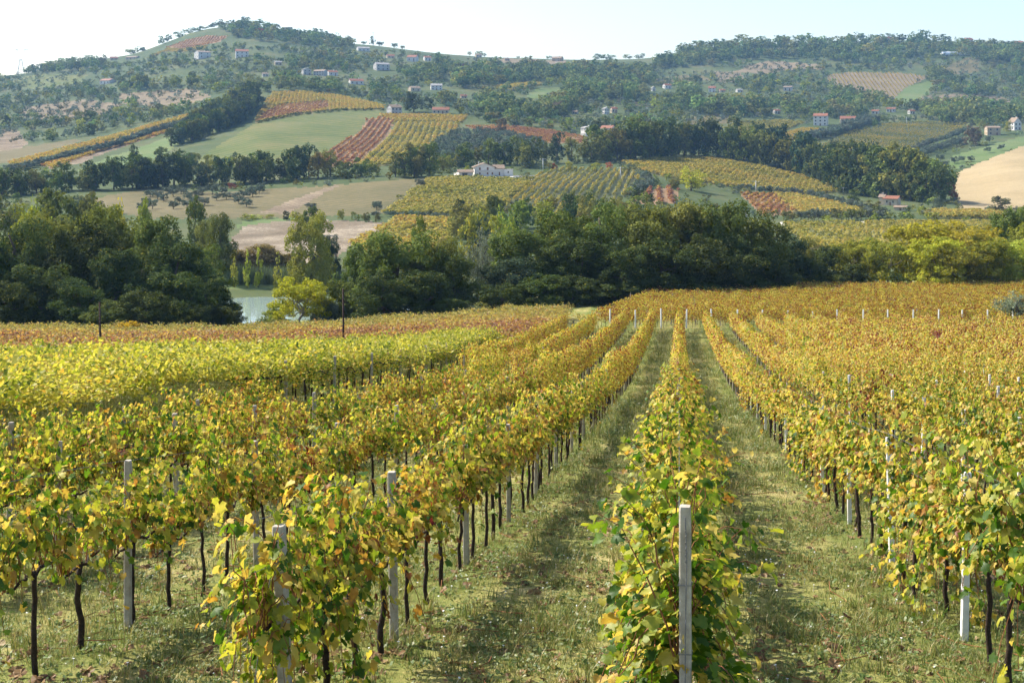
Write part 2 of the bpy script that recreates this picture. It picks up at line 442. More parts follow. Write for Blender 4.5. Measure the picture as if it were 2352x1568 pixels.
M_TANFIELD = field_mat('tan_tilled_field', stops3((0.23,0.18,0.095), (0.31,0.24,0.13), (0.37,0.295,0.17)), 0.02, 0.5, 0.4, furrow=(-0.4, 5.0, 0.18))
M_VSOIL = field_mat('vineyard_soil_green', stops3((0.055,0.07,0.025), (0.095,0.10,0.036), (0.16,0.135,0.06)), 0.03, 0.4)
M_VDARK = field_mat('vineyard_soil_painted_shade', stops3((0.035,0.05,0.022), (0.065,0.075,0.034), (0.11,0.10,0.05)), 0.03, 0.4)  # soil colour darkened to paint in the shadows between the vine rows
M_VSOILR = field_mat('vineyard_soil_brown', stops3((0.14,0.09,0.05), (0.22,0.14,0.075), (0.29,0.20,0.11)), 0.03, 0.4)
M_GRAVEL = field_mat('gravel_yard', stops3((0.40,0.36,0.29), (0.50,0.46,0.38), (0.56,0.52,0.45)), 0.05, 0.8)

# the near ground: thin grass over pale soil, greener in the lanes further down
def near_ground_mat():
    m, t, b, o = newmat('vineyard_grass_ground')
    n1 = noise(t, 0.35, 5, 0.65); n2 = noise(t, 6.0, 5, 0.75); n3 = noise(t, 34.0, 3, 0.7)
    f = math_(t, 'ADD', math_(t, 'MULTIPLY', n1.outputs[0], 0.4), math_(t, 'ADD', math_(t, 'MULTIPLY', n2.outputs[0], 0.35), math_(t, 'MULTIPLY', n3.outputs[0], 0.25)))
    f = math_(t, 'MULTIPLY_ADD', f, 2.6, -0.8)
    g = t.nodes.new('ShaderNodeNewGeometry'); sp = t.nodes.new('ShaderNodeSeparateXYZ'); t.links.new(g.outputs['Position'], sp.inputs[0])
    ln = math_(t, 'SUBTRACT', sp.outputs[0], math_(t, 'MULTIPLY', sp.outputs[1], 0.128))       # wheel-worn strips between the rows
    wv = math_(t, 'COSINE', math_(t, 'MULTIPLY', ln, 2*math.pi/2.8)); w2 = math_(t, 'COSINE', math_(t, 'MULTIPLY', ln, 4*math.pi/2.8))
    f = math_(t, 'ADD', f, math_(t, 'ADD', math_(t, 'MULTIPLY', wv, -0.10), math_(t, 'MULTIPLY', w2, -0.07)))
    r = ramp(t, [(0.06,(0.08,0.115,0.025)), (0.38,(0.15,0.17,0.043)), (0.60,(0.235,0.22,0.07)), (0.80,(0.37,0.305,0.13)), (0.97,(0.48,0.40,0.20))], f)
    t.links.new(r.outputs[0], b.inputs['Base Color']); b.inputs['Roughness'].default_value = 0.95; b.inputs['Specular IOR Level'].default_value = 0.1
    bp = t.nodes.new('ShaderNodeBump'); bp.inputs['Strength'].default_value = 0.9; bp.inputs['Distance'].default_value = 0.05
    t.links.new(math_(t, 'ADD', n2.outputs[0], math_(t, 'MULTIPLY', n3.outputs[0], 0.5)), bp.inputs['Height']); t.links.new(bp.outputs[0], b.inputs['Normal'])
    return m
M_NEAR = near_ground_mat()

# fields on the far side, drawn as outlines on the hillside; rows = a line along which the vine rows run
# (name, label, material, outline, rows, (row spacing, clump kind, warmth low/high))
FIELDS = [
 ('meadow', 'wide green meadow sloping below the red and yellow hilltop vineyards', M_MEADOW, [(440,376),(500,335),(585,284),(640,268),(720,256),(800,250),(880,250),(868,268),(838,276),(825,302),(770,340),(712,366),(640,376),(520,384)], None, None),
 ('vineyard_field', 'red vineyard block striped down the slope beside the wide meadow', M_VSOILR, [(712,368),(770,340),(828,302),(842,276),(872,268),(905,278),(900,296),(876,330),(830,376),(770,384),(722,380)], ((752,378),(858,282)), (4.2,'red',1.25,1.55)),
 ('vineyard_field', 'yellow vineyard block right of the red striped block', M_VSOIL, [(905,282),(1062,284),(1048,300),(1000,320),(975,352),(930,374),(868,384),(818,384),(876,332),(900,298)], ((840,380),(925,285)), (4.5,'yel',0.15,0.75)),
 ('vineyard_field', 'narrow golden vineyard strip below the old grey farmhouse', M_VSOIL, [(868,264),(1072,266),(1066,282),(905,280)], ((900,280),(925,266)), (3.6,'yel',0.4,0.8)),
 ('vineyard_field', 'yellow vineyard crowning the rounded hillock', M_VSOIL, [(622,214),(700,211),(770,219),(830,231),(884,244),(882,252),(760,254),(690,262),(590,282),(585,276),(605,250)], ((690,260),(700,213)), (3.6,'yel',0.42,0.75)),
 ('vineyard_field', 'orange-red vineyard patch on the flank of the rounded hillock', M_VSOILR, [(586,282),(604,262),(640,242),(752,232),(754,250),(690,262),(640,270)], ((640,270),(700,236)), (3.4,'red',1.15,1.4)),
 ('vineyard_field', 'rust-red vineyard beside the olive grove', M_VSOILR, [(1072,292),(1160,289),(1262,300),(1352,318),(1345,330),(1230,328),(1160,312),(1100,303)], ((1120,300),(1290,322)), (4.2,'red',1.05,1.4)),
 ('olive_field', 'grassy slope under the dense olive grove', M_SCRUB, [(1035,312),(1090,302),(1180,312),(1255,332),(1230,360),(1110,372),(1000,362),(975,355)], None, None),
 ('dry_pasture', 'dry straw-coloured pasture with scattered olive trees', M_DRY, [(205,458),(340,432),(500,442),(640,432),(735,428),(850,418),(965,410),(988,414),(930,455),(878,492),(640,500),(345,502),(220,480)], None, None),
 ('ploughed_strip', 'dark ploughed strip crossing the dry pasture', M_PLOUGH, [(592,490),(690,452),(772,424),(776,428),(752,440),(664,490)], None, None),
 ('green_strip', 'bright green strip of crop by the ploughed clods', M_GREEN, [(540,524),(560,508),(640,500),(700,500),(640,508),(585,516)], None, None),
 ('ploughed_field', 'pale ploughed field of big clods beyond the poplars', M_CLODS, [(520,600),(532,548),(562,518),(640,508),(790,506),(895,512),(868,532),(812,562),(760,600),(640,618)], None, None),
 ('vineyard_field', 'golden vineyard slope rising above the ploughed clods', M_VSOIL, [(812,562),(868,532),(918,505),(1062,506),(1062,528),(1000,575),(860,600)], ((840,560),(990,508)), (3.2,'yel',0.3,0.65)),
 ('vineyard_field', 'olive-green vineyard below the white farmhouse', M_VSOIL, [(878,492),(925,462),(985,414),(1040,410),(1200,416),(1238,408),(1150,476),(1070,496)], ((940,488),(1060,414)), (2.6,'yel',0.02,0.38)),
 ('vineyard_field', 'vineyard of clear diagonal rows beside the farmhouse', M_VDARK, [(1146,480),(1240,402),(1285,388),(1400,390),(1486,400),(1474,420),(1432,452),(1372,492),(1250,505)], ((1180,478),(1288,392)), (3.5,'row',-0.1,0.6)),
 ('vineyard_field', 'broad yellow vineyard in front of the long oak belt', M_VSOIL, [(1432,374),(1500,367),(1560,364),(1645,366),(1760,386),(1860,410),(1935,441),(1860,447),(1740,438),(1640,424),(1560,415),(1484,396)], ((1560,415),(1640,368)), (3.0,'yel',0.2,0.55)),
 ('vineyard_field', 'small purple-red vineyard rows behind the oak clump', M_VSOILR, [(1455,438),(1540,432),(1560,440),(1550,468),(1450,470)], ((1500,470),(1498,434)), (4.6,'red',1.3,1.6)),
 ('vineyard_field', 'rust vineyard patch by the olive hedge', M_VSOILR, [(1700,446),(1782,448),(1836,494),(1752,496)], ((1720,490),(1770,448)), (3.2,'red',1.05,1.35)),
 ('vineyard_field', 'yellow vineyard tongue before the tile-roofed farm', M_VSOIL, [(1780,447),(1860,452),(1996,484),(1955,498),(1838,497)], ((1850,497),(1840,452)), (2.8,'yel',0.35,0.65)),
 ('vineyard_field', 'thin yellow vineyard strip beside the blue tarpaulin', M_VSOIL, [(2128,488),(2300,488),(2312,502),(2140,504)], ((2150,504),(2160,488)), (2.6,'yel',0.3,0.6)),
 ('vineyard_field', 'pale yellow vineyard on the flat behind the yellow locust trees', M_VSOIL, [(1800,518),(2360,514),(2760,520),(2760,572),(2300,578),(1860,575)], ((1900,570),(1930,518)), (2.6,'yel',0.15,0.42)),
 ('tilled_field', 'large tan tilled field on the slope by the oak belt', M_TANFIELD, [(2186,402),(2240,378),(2352,334),(2600,260),(2760,250),(2760,470),(2352,486),(2205,486),(2196,440)], None, None),
 ('green_field', 'green field with a few olive trees above the tan field', M_GREEN, [(2172,394),(2186,358),(2260,338),(2352,312),(2500,280),(2600,262),(2352,334),(2240,377)], None, None),
 ('vineyard_field', 'dark green vineyard left of the white three-storey house', M_VSOIL, [(1662,296),(1702,281),(1790,277),(1852,282),(1802,300),(1722,322)], ((1690,312),(1800,280)), (4.0,'yel',0.02,0.35)),
 ('vineyard_field', 'small brownish vineyard below the white house', M_VSOILR, [(1776,314),(1850,296),(1902,299),(1832,320)], ((1800,316),(1870,297)), (3.6,'yel',0.5,0.7)),
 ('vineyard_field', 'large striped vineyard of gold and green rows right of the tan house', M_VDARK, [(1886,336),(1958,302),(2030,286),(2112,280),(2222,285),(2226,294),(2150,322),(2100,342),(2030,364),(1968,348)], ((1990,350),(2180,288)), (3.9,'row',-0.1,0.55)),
 ('vineyard_field', 'tan vineyard with fine rows on the upper slope', M_PINK, [(1900,172),(1962,166),(2070,168),(2132,176),(2096,196),(2046,230),(1992,226),(1940,210),(1906,195)], ((1990,225),(1950,170)), (5.5,'row',0.35,0.8)),
 ('green_field', 'green pasture patch beside the upper tan vineyard', M_GREEN, [(2052,228),(2082,200),(2130,187),(2164,190),(2132,215),(2112,238),(2050,238)], None, None),
 ('bare_field', 'long bare tan field above the belt of trees', M_PINK, [(2112,222),(2200,215),(2300,222),(2346,242),(2230,242),(2120,238)], None, None),
 ('bare_field', 'bare tan slope below the long white greenhouse', M_DRY, [(2166,156),(2224,132),(2244,130),(2252,165),(2192,172)], None, None),
 ('bare_field', 'pinkish bare slope below the wooded ridge', M_PINK, [(1690,165),(1720,150),(1764,140),(1880,148),(1890,160),(1800,162),(1760,172)], None, None),
 ('bare_field', 'brown bare patch on the far slope', M_PINK, [(1638,166),(1700,164),(1712,188),(1652,190)], None, None),
 ('bare_field', 'dry patch dotted with shrubs on the far slope', M_DRY, [(1488,182),(1600,170),(1640,184),(1500,190)], None, None),
 ('bare_field', 'dry track field among the olive trees', M_DRY, [(1392,224),(1440,228),(1502,242),(1480,247),(1400,234)], None, None),
 ('bare_field', 'dry pale bank in front of the dark vineyard', M_DRY, [(1560,276),(1640,262),(1700,268),(1680,282),(1590,288)], None, None),
 ('green_field', 'smooth pale green field on the middle slope', M_GREEN, [(1208,216),(1240,203),(1292,200),(1314,212),(1272,224),(1220,227)], None, None),
 ('vineyard_field', 'yellow-green vineyard strip across the middle slope', M_VSOIL, [(1092,205),(1160,196),(1232,190),(1252,195),(1180,208)], ((1100,205),(1235,193)), (3.6,'yel',0.3,0.6)),
 ('bare_field', 'brown stubble on the ridge beside the lone trees', M_PINK, [(1130,134),(1200,136),(1300,140),(1300,150),(1200,148),(1130,142)], None, None),
 ('vineyard_field', 'rounded red vineyard high on the hill', M_VSOILR, [(380,110),(430,92),(472,83),(524,84),(505,96),(470,105),(420,112)], ((430,110),(450,88)), (5.0,'red',1.1,1.4)),
 ('vineyard_field', 'yellow vineyard edge below the high red vineyard', M_VSOIL, [(345,132),(385,111),(420,113),(476,106),(470,114),(420,120),(380,120)], ((400,120),(440,108)), (5.0,'yel',0.4,0.7)),
 ('bare_field', 'yellow-green grassy shoulder of the hill', M_MEADOW, [(390,92),(408,72),(442,62),(448,76),(424,86)], None, None),
 ('bare_field', 'pinkish fallow field with olive trees on the hill', M_PINK, [(272,216),(440,203),(486,222),(430,240),(380,248),(280,238)], None, None),
 ('bare_field', 'brownish terrace with rows of olives', M_PINK, [(60,246),(190,228),(280,240),(240,262),(120,280),(40,268)], None, None),
 ('bare_field', 'dark brown fallow corner at the hill foot', M_PLOUGH, [(-40,302),(40,296),(64,330),(40,350),(-40,350)], None, None),
 ('bare_field', 'tan strip above the olive terraces', M_DRY, [(-60,358),(60,338),(170,320),(190,324),(100,350),(30,372),(-60,384)], None, None),
 ('vineyard_field', 'narrow golden vineyard ribbon climbing the slope', M_VSOIL, [(20,376),(180,334),(330,292),(520,240),(524,247),(330,300),(180,346),(50,382)], ((60,376),(500,248)), (3.4,'yel',0.5,0.75)),
 ('vineyard_field', 'orange vineyard strip climbing toward the tree belt', M_VSOILR, [(92,380),(200,342),(300,312),(386,290),(388,304),(340,318),(300,331),(190,368),(120,388)], ((130,378),(370,298)), (3.2,'yel',0.62,0.9)),
 ('bare_field', 'brown gap between the orange vines and the meadow', M_PLOUGH, [(150,376),(262,338),(300,332),(240,352),(180,378)], None, None),
 ('green_field', 'fresh green meadow between the vine strips and the tree belt', M_GREEN, [(170,396),(250,360),(305,345),(398,310),(412,332),(380,352),(330,376),(240,398)], None, None),
 ('bare_field', 'yellow-green scrubby terrace near the pylon', M_MEADOW, [(20,190),(80,172),(200,172),(190,190),(110,200),(60,205)], None, None),
 ('gravel_yard', 'pale gravel yard in front of the white farmhouse', M_GRAVEL, [(1014,408),(1052,396),(1090,404),(1180,405),(1232,406),(1228,412),(1040,411)], None, None),
 ('road', 'pale country road behind the olive hedge', M_GRAVEL, [(1790,512),(2000,509),(2140,511),(2140,514),(2000,513),(1790,517)], None, None),
 ('cliff', 'bare sandy cliff below the ridge trees', M_TANFIELD, [(1496,138),(1502,128),(1520,124),(1524,134),(1516,140)], None, None),
 ('green_field', 'short grass on the far bank of the lake', M_GREEN, [(440,690),(440,652),(760,650),(800,662),(760,690)], None, None),
]

# ---- ground sheet: a fan of strips from under the camera to behind the skyline ----
def build_ground():
    us = np.concatenate([np.linspace(-9000, -1400, 20), np.linspace(-1000, -100, 40), np.linspace(-80, 2440, 421), np.linspace(2480, 3400, 40), np.linspace(3800, 11500, 20)])
    Ys = np.concatenate([np.geomspace(6, 290, 170), np.arange(294, 2340, 6.0), [2400, 2500, 2600]])
    U, Yg = np.meshgrid(us, Ys)                       # rows: Y
    X = (U - CXP) * Yg / FPX
    Z = G(X, Yg)
    nu, ny = len(us), len(Ys)
    V = np.stack([X, Yg, Z], -1).reshape(-1, 3)
    r, c = np.meshgrid(np.arange(ny - 1), np.arange(nu - 1), indexing='ij')
    a = (r*nu + c).ravel(); Q = np.stack([a, a + 1, a + nu + 1, a + nu], 1)
    ctr = V[Q].mean(1)
    cu, cyy = proj(ctr[:, 0], ctr[:, 1], ctr[:, 2])
    jit = 1.6
    cu = cu + jit*np.sin(cyy*0.9 + 2*np.sin(cu*0.05)); cyy = cyy + jit*0.6*np.sin(cu*0.21 + 1.7*np.sin(cu*0.043))
    owner = np.full(len(Q), -1); far = ctr[:, 1] > 290
    for k, f in enumerate(FIELDS):
        ins = np.zeros(len(Q), bool); ins[far] = inpoly(f[3], cu[far], cyy[far])
        owner[ins] = k
    # what is hidden behind a nearer fold keeps the plain scrub
    near = ctr[:, 1] < 240
    def part(sel, name, mat):
        q = Q[sel]; uq, inv = np.unique(q, return_inverse=True)
        return mesh(name, V[uq], inv.reshape(-1, 4), mat, smooth=True)
    o = link('ground', part(near, 'ground', M_NEAR)); tag(o, 'grassy vineyard slope falling away from the viewer', 'ground', None, 'structure')
    o = link('hillside', part(~near & (owner < 0), 'hillside', M_SCRUB)); tag(o, 'green and brown hillside rising to the wooded ridge', 'hillside', None, 'structure')
    for k, f in enumerate(FIELDS):
        s_ = owner == k
        if s_.sum() < 2: continue
        o = link(f[0], part(s_, f[0], f[2])); tag(o, f[1], 'field', None, 'structure')
    # the bank under and behind the viewer
    xs = np.linspace(-45, 45, 61); ys = np.linspace(-50, 6.2, 45)
    XX, YY = np.meshgrid(xs, ys); ZZ = G(XX, YY) - 0.015
    nu = len(xs); r, c = np.meshgrid(np.arange(len(ys) - 1), np.arange(nu - 1), indexing='ij'); a = (r*nu + c).ravel()
    o = link('bank', mesh('bank', np.stack([XX, YY, ZZ], -1).reshape(-1, 3), np.stack([a, a+1, a+nu+1, a+nu], 1), M_NEAR, smooth=True))
    tag(o, 'grassy bank at the near ends of the vine rows', 'ground', None, 'structure')
build_ground()

# ---- lake ----
def build_lake():
    m, t, b, o = newmat('lake_water')
    b.inputs['Base Color'].default_value = (0.24, 0.31, 0.27, 1); b.inputs['Roughness'].default_value = 0.06
    n = noise(t, 0.9, 3, 0.6, stretchv=(0.5, 1.6, 1)); bp = t.nodes.new('ShaderNodeBump'); bp.inputs['Strength'].default_value = 0.12; bp.inputs['Distance'].default_value = 0.1
    t.links.new(n.outputs[0], bp.inputs['Height']); t.links.new(bp.outputs[0], b.inputs['Normal'])
    pts = []
    for k in range(40):
        a = k / 40 * 2 * math.pi
        u_ = -43 + 24*math.cos(a)*(1 + 0.08*math.sin(3*a)); y_ = 259 + 27*math.sin(a)*(1 + 0.05*math.cos(2*a))
        pts.append((u_, y_, -33.0))
    V = np.array([(-43, 259, -33.0)] + pts)
    Fc = [(0, k + 1, (k + 1) % 40 + 1) for k in range(40)]
    o = link('lake', mesh('lake', V, np.array(Fc), m)); tag(o, 'pale blue irrigation lake glimpsed between the trees', 'lake', None, 'structure')
build_lake()

# ---- haze over the valley ----
def build_haze():
    m, t, b, o = newmat('valley_haze'); t.nodes.remove(b)
    v = t.nodes.new('ShaderNodeVolumePrincipled'); v.inputs['Color'].default_value = (0.32, 0.60, 1.0, 1)
    v.inputs['Density'].default_value = 0.000082; v.inputs['Anisotropy'].default_value = 0.0
    t.links.new(v.outputs[0], o.inputs['Volume'])
    z1 = float(np.max(ZT)) + 75
    h = MB().box(-2600, 2900, -120, 2700, -80, z1).build('haze', m)
    tag(h, 'thin blue autumn haze filling the valley', 'haze', None, 'stuff')
build_haze()
# =====================================================================
# trees
# =====================================================================
def unit(v): return v / (np.linalg.norm(v, axis=-1, keepdims=True) + 1e-9)
def cards(P, Nn, size, rng, aspect=(0.55, 1.0), bend=0.25):
    """one small four-sided leaf spray per point, slightly cupped"""
    n = len(P)
    r = unit(rng.normal(size=(n, 3)))
    A = unit(np.cross(Nn, r)); B = np.cross(Nn, A)
    s = np.asarray(size)[:, None] * 0.5; a = rng.uniform(*aspect, n)[:, None]
    k = rng.uniform(-bend, bend, n)[:, None] * s
    V = np.stack([P - A*s - B*s*a*0.35, P + B*s*a*-1 + Nn*k, P + A*s + B*s*a*0.35, P + B*s*a + Nn*k], 1)
    return V.reshape(-1, 3), (np.arange(n)[:, None]*4 + np.arange(4)[None]).astype(np.int32)
def lobes_for(rng, n, shape):
    """lobe centres and radii inside a crown one unit wide and one unit tall, base at 0"""
    L = []
    for i in range(n):
        if shape == 'round':
            z = rng.uniform(0.22, 0.86); rr = 0.36*math.sqrt(max(0.05, 1 - ((z-0.5)/0.5)**2)); a = rng.uniform(0, 6.28); d = rr*math.sqrt(rng.uniform(0.05, 1)); r = rng.uniform(0.12, 0.20)
        elif shape == 'full':
            z = rng.uniform(0.10, 0.88); rr = 0.37*math.sqrt(max(0.08, 1 - ((z-0.42)/0.56)**2)); a = rng.uniform(0, 6.28); d = rr*math.sqrt(rng.uniform(0.05, 1)); r = rng.uniform(0.09, 0.17)
        elif shape == 'tall':
            z = rng.uniform(0.14, 0.9); rr = 0.34*math.sqrt(max(0.05, 1 - ((z-0.48)/0.52)**2)); a = rng.uniform(0, 6.28); d = rr*math.sqrt(rng.uniform(0.05, 1)); r = rng.uniform(0.10, 0.17)
        elif shape == 'column':
            z = rng.uniform(0.08, 0.93); rr = 0.26*math.sin(min(1, max(0.08, (1.02 - z)))*1.8); a = rng.uniform(0, 6.28); d = max(0.02, rr)*math.sqrt(rng.uniform(0, 1)); r = rng.uniform(0.08, 0.14)*min(1, 1.25 - z)
        elif shape == 'cone':
            z = rng.uniform(0.05, 0.95); rr = 0.4*(1 - z); a = rng.uniform(0, 6.28); d = rr*math.sqrt(rng.uniform(0.2, 1)); r = 0.05 + 0.1*(1 - z)
        elif shape == 'olive':
            z = rng.uniform(0.36, 0.82); rr = 0.38*math.sqrt(max(0.05, 1 - ((z-0.55)/0.5)**2)); a = rng.uniform(0, 6.28); d = rr*math.sqrt(rng.uniform(0.15, 1)); r = rng.uniform(0.12, 0.19)
        elif shape == 'bush':
            z = rng.uniform(0.08, 0.8); rr = 0.38*math.sqrt(max(0.05, 1 - ((z-0.3)/0.72)**2)); a = rng.uniform(0, 6.28); d = rr*math.sqrt(rng.uniform(0.05, 1)); r = rng.uniform(0.13, 0.2)
        elif shape == 'locust':
            z = rng.choice([0.3, 0.45, 0.58, 0.7, 0.83]) + rng.normal(0, 0.03); rr = 0.42*math.sqrt(max(0.08, 1 - ((z-0.5)/0.55)**2)); a = rng.uniform(0, 6.28); d = rr*math.sqrt(rng.uniform(0.1, 1)); r = rng.uniform(0.11, 0.17)
        L.append((d*math.cos(a), d*math.sin(a), z, r))
    return np.array(L)
def crown_mesh(name, seed, shape, nl, n, size, mat, flat=1.0, open_=0.1, droop=0.0):
    rng = np.random.RandomState(seed)
    L = lobes_for(rng, nl, shape)
    # every lobe is itself a bunch of smaller sprays
    ns = 7; SD = unit(rng.normal(size=(nl, ns, 3)) + np.array([0, 0, 0.25])); SR = L[:, 3][:, None]*rng.uniform(0.38, 0.62, (nl, ns))
    SC = (L[:, None, :3] + SD*(L[:, 3][:, None]*rng.uniform(0.55, 0.95, (nl, ns)))[..., None]*np.array([1, 1, flat])).reshape(-1, 3); SR = SR.ravel()
    area = SR**2; pk_s = rng.choice(nl*ns, n*2, p=area/area.sum()); pick = pk_s//ns
    D = unit(rng.normal(size=(n*2, 3))); rad = SR[pk_s]*(1.05 - np.abs(rng.normal(0, 0.3, n*2)))
    off = D*rad[:, None]; off[:, 2] *= flat
    P = SC[pk_s] + off
    # leave out what lies deep inside other lobes
    dd = np.linalg.norm(P[:, None].astype(np.float32) - L[None, :, :3].astype(np.float32), axis=2) / L[None, :, 3]
    deep = (dd < 0.62).sum(1) > 0
    keep = np.where(~deep | (rng.rand(n*2) < 0.2))[0][:n]
    P = P[keep]; pk = pk_s[keep]; D = unit(0.5*D[keep] + 0.7*unit(P - L[pick[keep], :3]))
    keep2 = (rng.rand(len(P)) > open_) & (P[:, 2] > 0.015)
    P, pk, D = P[keep2], pk[keep2], D[keep2]
    if droop:
        P[:, 2] -= droop*rng.rand(len(P))**2*np.clip(P[:, 2], 0, 1)
    Nn = unit(0.75*D + np.array([0, 0, 0.3]) + 0.55*rng.normal(size=P.shape))
    sz = size*rng.uniform(0.6, 1.35, len(P))
    V, Q = cards(P, Nn, sz, rng)
    lt = np.clip(np.repeat(rng.rand(nl), ns)*0.6 + rng.rand(nl*ns)*0.4, 0, 1)
    return mesh(name, V, Q, mat, {'tint': np.clip(lt[pk] + rng.normal(0, 0.12, len(P)), 0, 1), 'leafy': rng.rand(len(P))}), L
def trunk_mesh(name, seed, L, shape, mat):
    rng = np.random.RandomState(seed + 77)
    m = MB(); top = 0.62 if shape not in ('column', 'cone', 'tall') else 0.85
    fork = {'olive': 0.18, 'round': 0.26, 'locust': 0.24, 'bush': 0.06, 'tall': 0.35}.get(shape, 0.3)
    k = 6
    P = [(rng.normal(0, 0.008)*i, rng.normal(0, 0.008)*i, top*i/k - 0.03) for i in range(k + 1)]
    r0 = {'olive': 0.035, 'bush': 0.02, 'column': 0.03}.get(shape, 0.03)
    m.tube(P, np.linspace(r0, r0*0.3, k + 1), 6)
    P = np.array(P)
    for j in rng.permutation(len(L))[:min(9, len(L))]:
        f = rng.uniform(fork, top*0.85); s_ = np.array([np.interp(f, P[:, 2], P[:, 0]), np.interp(f, P[:, 2], P[:, 1]), f])
        e = L[j, :3]*np.array([0.95, 0.95, 1]); mid = (s_ + e)/2 + np.array([0, 0, -0.03]) + rng.normal(0, 0.015, 3)
        m.tube([s_, mid, e], [r0*0.42, r0*0.28, r0*0.1], 5, cap=False)
    return m.data(name, mat, smooth=True)
KIND = {}     # kind -> list of (crown mesh, trunk mesh)
def kind(name, shape, nv, nl, n, size, mat, bark=M_TREEBARK, **kw):
    out = []
    for v in range(nv):
        cm, L = crown_mesh(name + '_crown', hash_(name) + v*13, shape, nl, n, size, mat, **kw)
        out.append((cm, trunk_mesh(name + '_trunk', hash_(name) + v, L, shape, bark)))
    KIND[name] = out
def hash_(s): return sum(ord(c)*(i*7 + 3) for i, c in enumerate(s)) % 10007
kind('oak_near', 'full', 7, 40, 22000, 0.025, M_CROWN, open_=0.06)
kind('tall_near', 'tall', 3, 34, 16000, 0.024, M_CROWN)
kind('locust_near', 'locust', 3, 44, 11000, 0.032, M_YELLOW, M_PALEBARK, flat=0.55, open_=0.12)
kind('willow_near', 'tall', 1, 30, 9000, 0.026, M_OLIVE, droop=0.18)
kind('oak_mid', 'full', 6, 24, 2600, 0.058, M_CROWN)
kind('tall_mid', 'tall', 4, 20, 2400, 0.05, M_CROWN)
kind('yellow_mid', 'round', 3, 16, 1700, 0.055, M_YELLOW)
kind('poplar', 'column', 4, 22, 1300, 0.05, M_YELLOW)
kind('bush_mid', 'bush', 4, 14, 1000, 0.065, M_CROWN)
kind('ybush_mid', 'bush', 3, 14, 1000, 0.065, M_YELLOW)
kind('olive_mid', 'olive', 4, 15, 1200, 0.075, M_OLIVE, open_=0.08)
kind('cypress', 'cone', 2, 26, 700, 0.06, M_CROWN)
kind('oak_far', 'round', 5, 12, 420, 0.11, M_CROWN)
kind('olive_far', 'olive', 4, 8, 170, 0.14, M_OLIVE)
kind('bush_far', 'bush', 4, 9, 170, 0.15, M_CROWN)
kind('yellow_far', 'round', 3, 10, 260, 0.13, M_YELLOW)

DARK = (0.068,0.095,0.022); MIDG = (0.110,0.143,0.028); OLIVEGREEN = (0.175,0.178,0.036); GREY = (0.12,0.15,0.10)
YEL = (0.37,0.36,0.03); YG = (0.25,0.28,0.035); BLUEG = (0.055,0.085,0.040); RUST = (0.24,0.06,0.03); BROWN = (0.14,0.09,0.045); LIME = (0.42,0.45,0.06)
def jitter(c, a=0.18):
    k = R.uniform(1 - a, 1 + a); return tuple(max(0.004, x*k*R.uniform(1 - a*0.4, 1 + a*0.4)) for x in c)
TREES = []      # every tree, shrub and olive beyond the vineyard
def tree(kindn, X, Y, h, wd, col, cluster, noun='tree', name='tree', always=False, sink=0.0):
    TREES.append(dict(kind=kindn, X=X, Y=Y, Z=None, h=h, w=wd, col=jitter(col, 0.10), cl=cluster, noun=noun, name=name, always=always))
def tree_px(kindn, u, Y, ytop, wpx, col, cluster, noun='tree', name='tree', **kw):
    X = (u - CXP)*Y/FPX; z = g1(X, Y); h = (HYP - ytop)*Y/FPX - z
    tree(kindn, X, Y, max(h, 1.0), wpx*Y/FPX*1.14, col, cluster, noun, name, always=True, **kw)
def tree_at(kindn, u, yb, hpx, wpx, col, cluster, noun='tree', name='tree', **kw):
    X, Y = hit1(u, yb)
    if Y != Y: return
    tree(kindn, X, Y, hpx*Y/FPX, wpx*Y/FPX, col, cluster, noun, name, always=True, **kw)
def belt(line, step, hpx, col, cluster, kinds=('oak_mid', 'tall_mid'), rows=1, var=0.22, noun='tree', name='oak_tree', wid=1.0, rowgap=9, always=True):
    """trees along a hedge line given by picture points on the ground"""
    pts = [hit1(*p) for p in line]
    for r_ in range(rows):
        seg = 0.0
        for (a, b) in zip(pts[:-1], pts[1:]):
            d = math.dist(a, b); t = R.uniform(0, step*0.5)
            while t < d:
                k = t/d; X = a[0] + (b[0]-a[0])*k + R.gauss(0, step*0.14); Y = a[1] + (b[1]-a[1])*k + R.gauss(0, step*0.14) + r_*rowgap
                h = hpx*1.18*(1 + R.uniform(-var, var))*Y/FPX; wd = h*R.uniform(0.8, 1.1)*wid
                tree(R.choice(kinds), X, Y, h, max(wd, step*0.9) if wid >= 1 else wd, jitter(R.choice(col), 0.2), cluster, noun, name, always=always)
                t += step*R.uniform(0.7, 1.1)
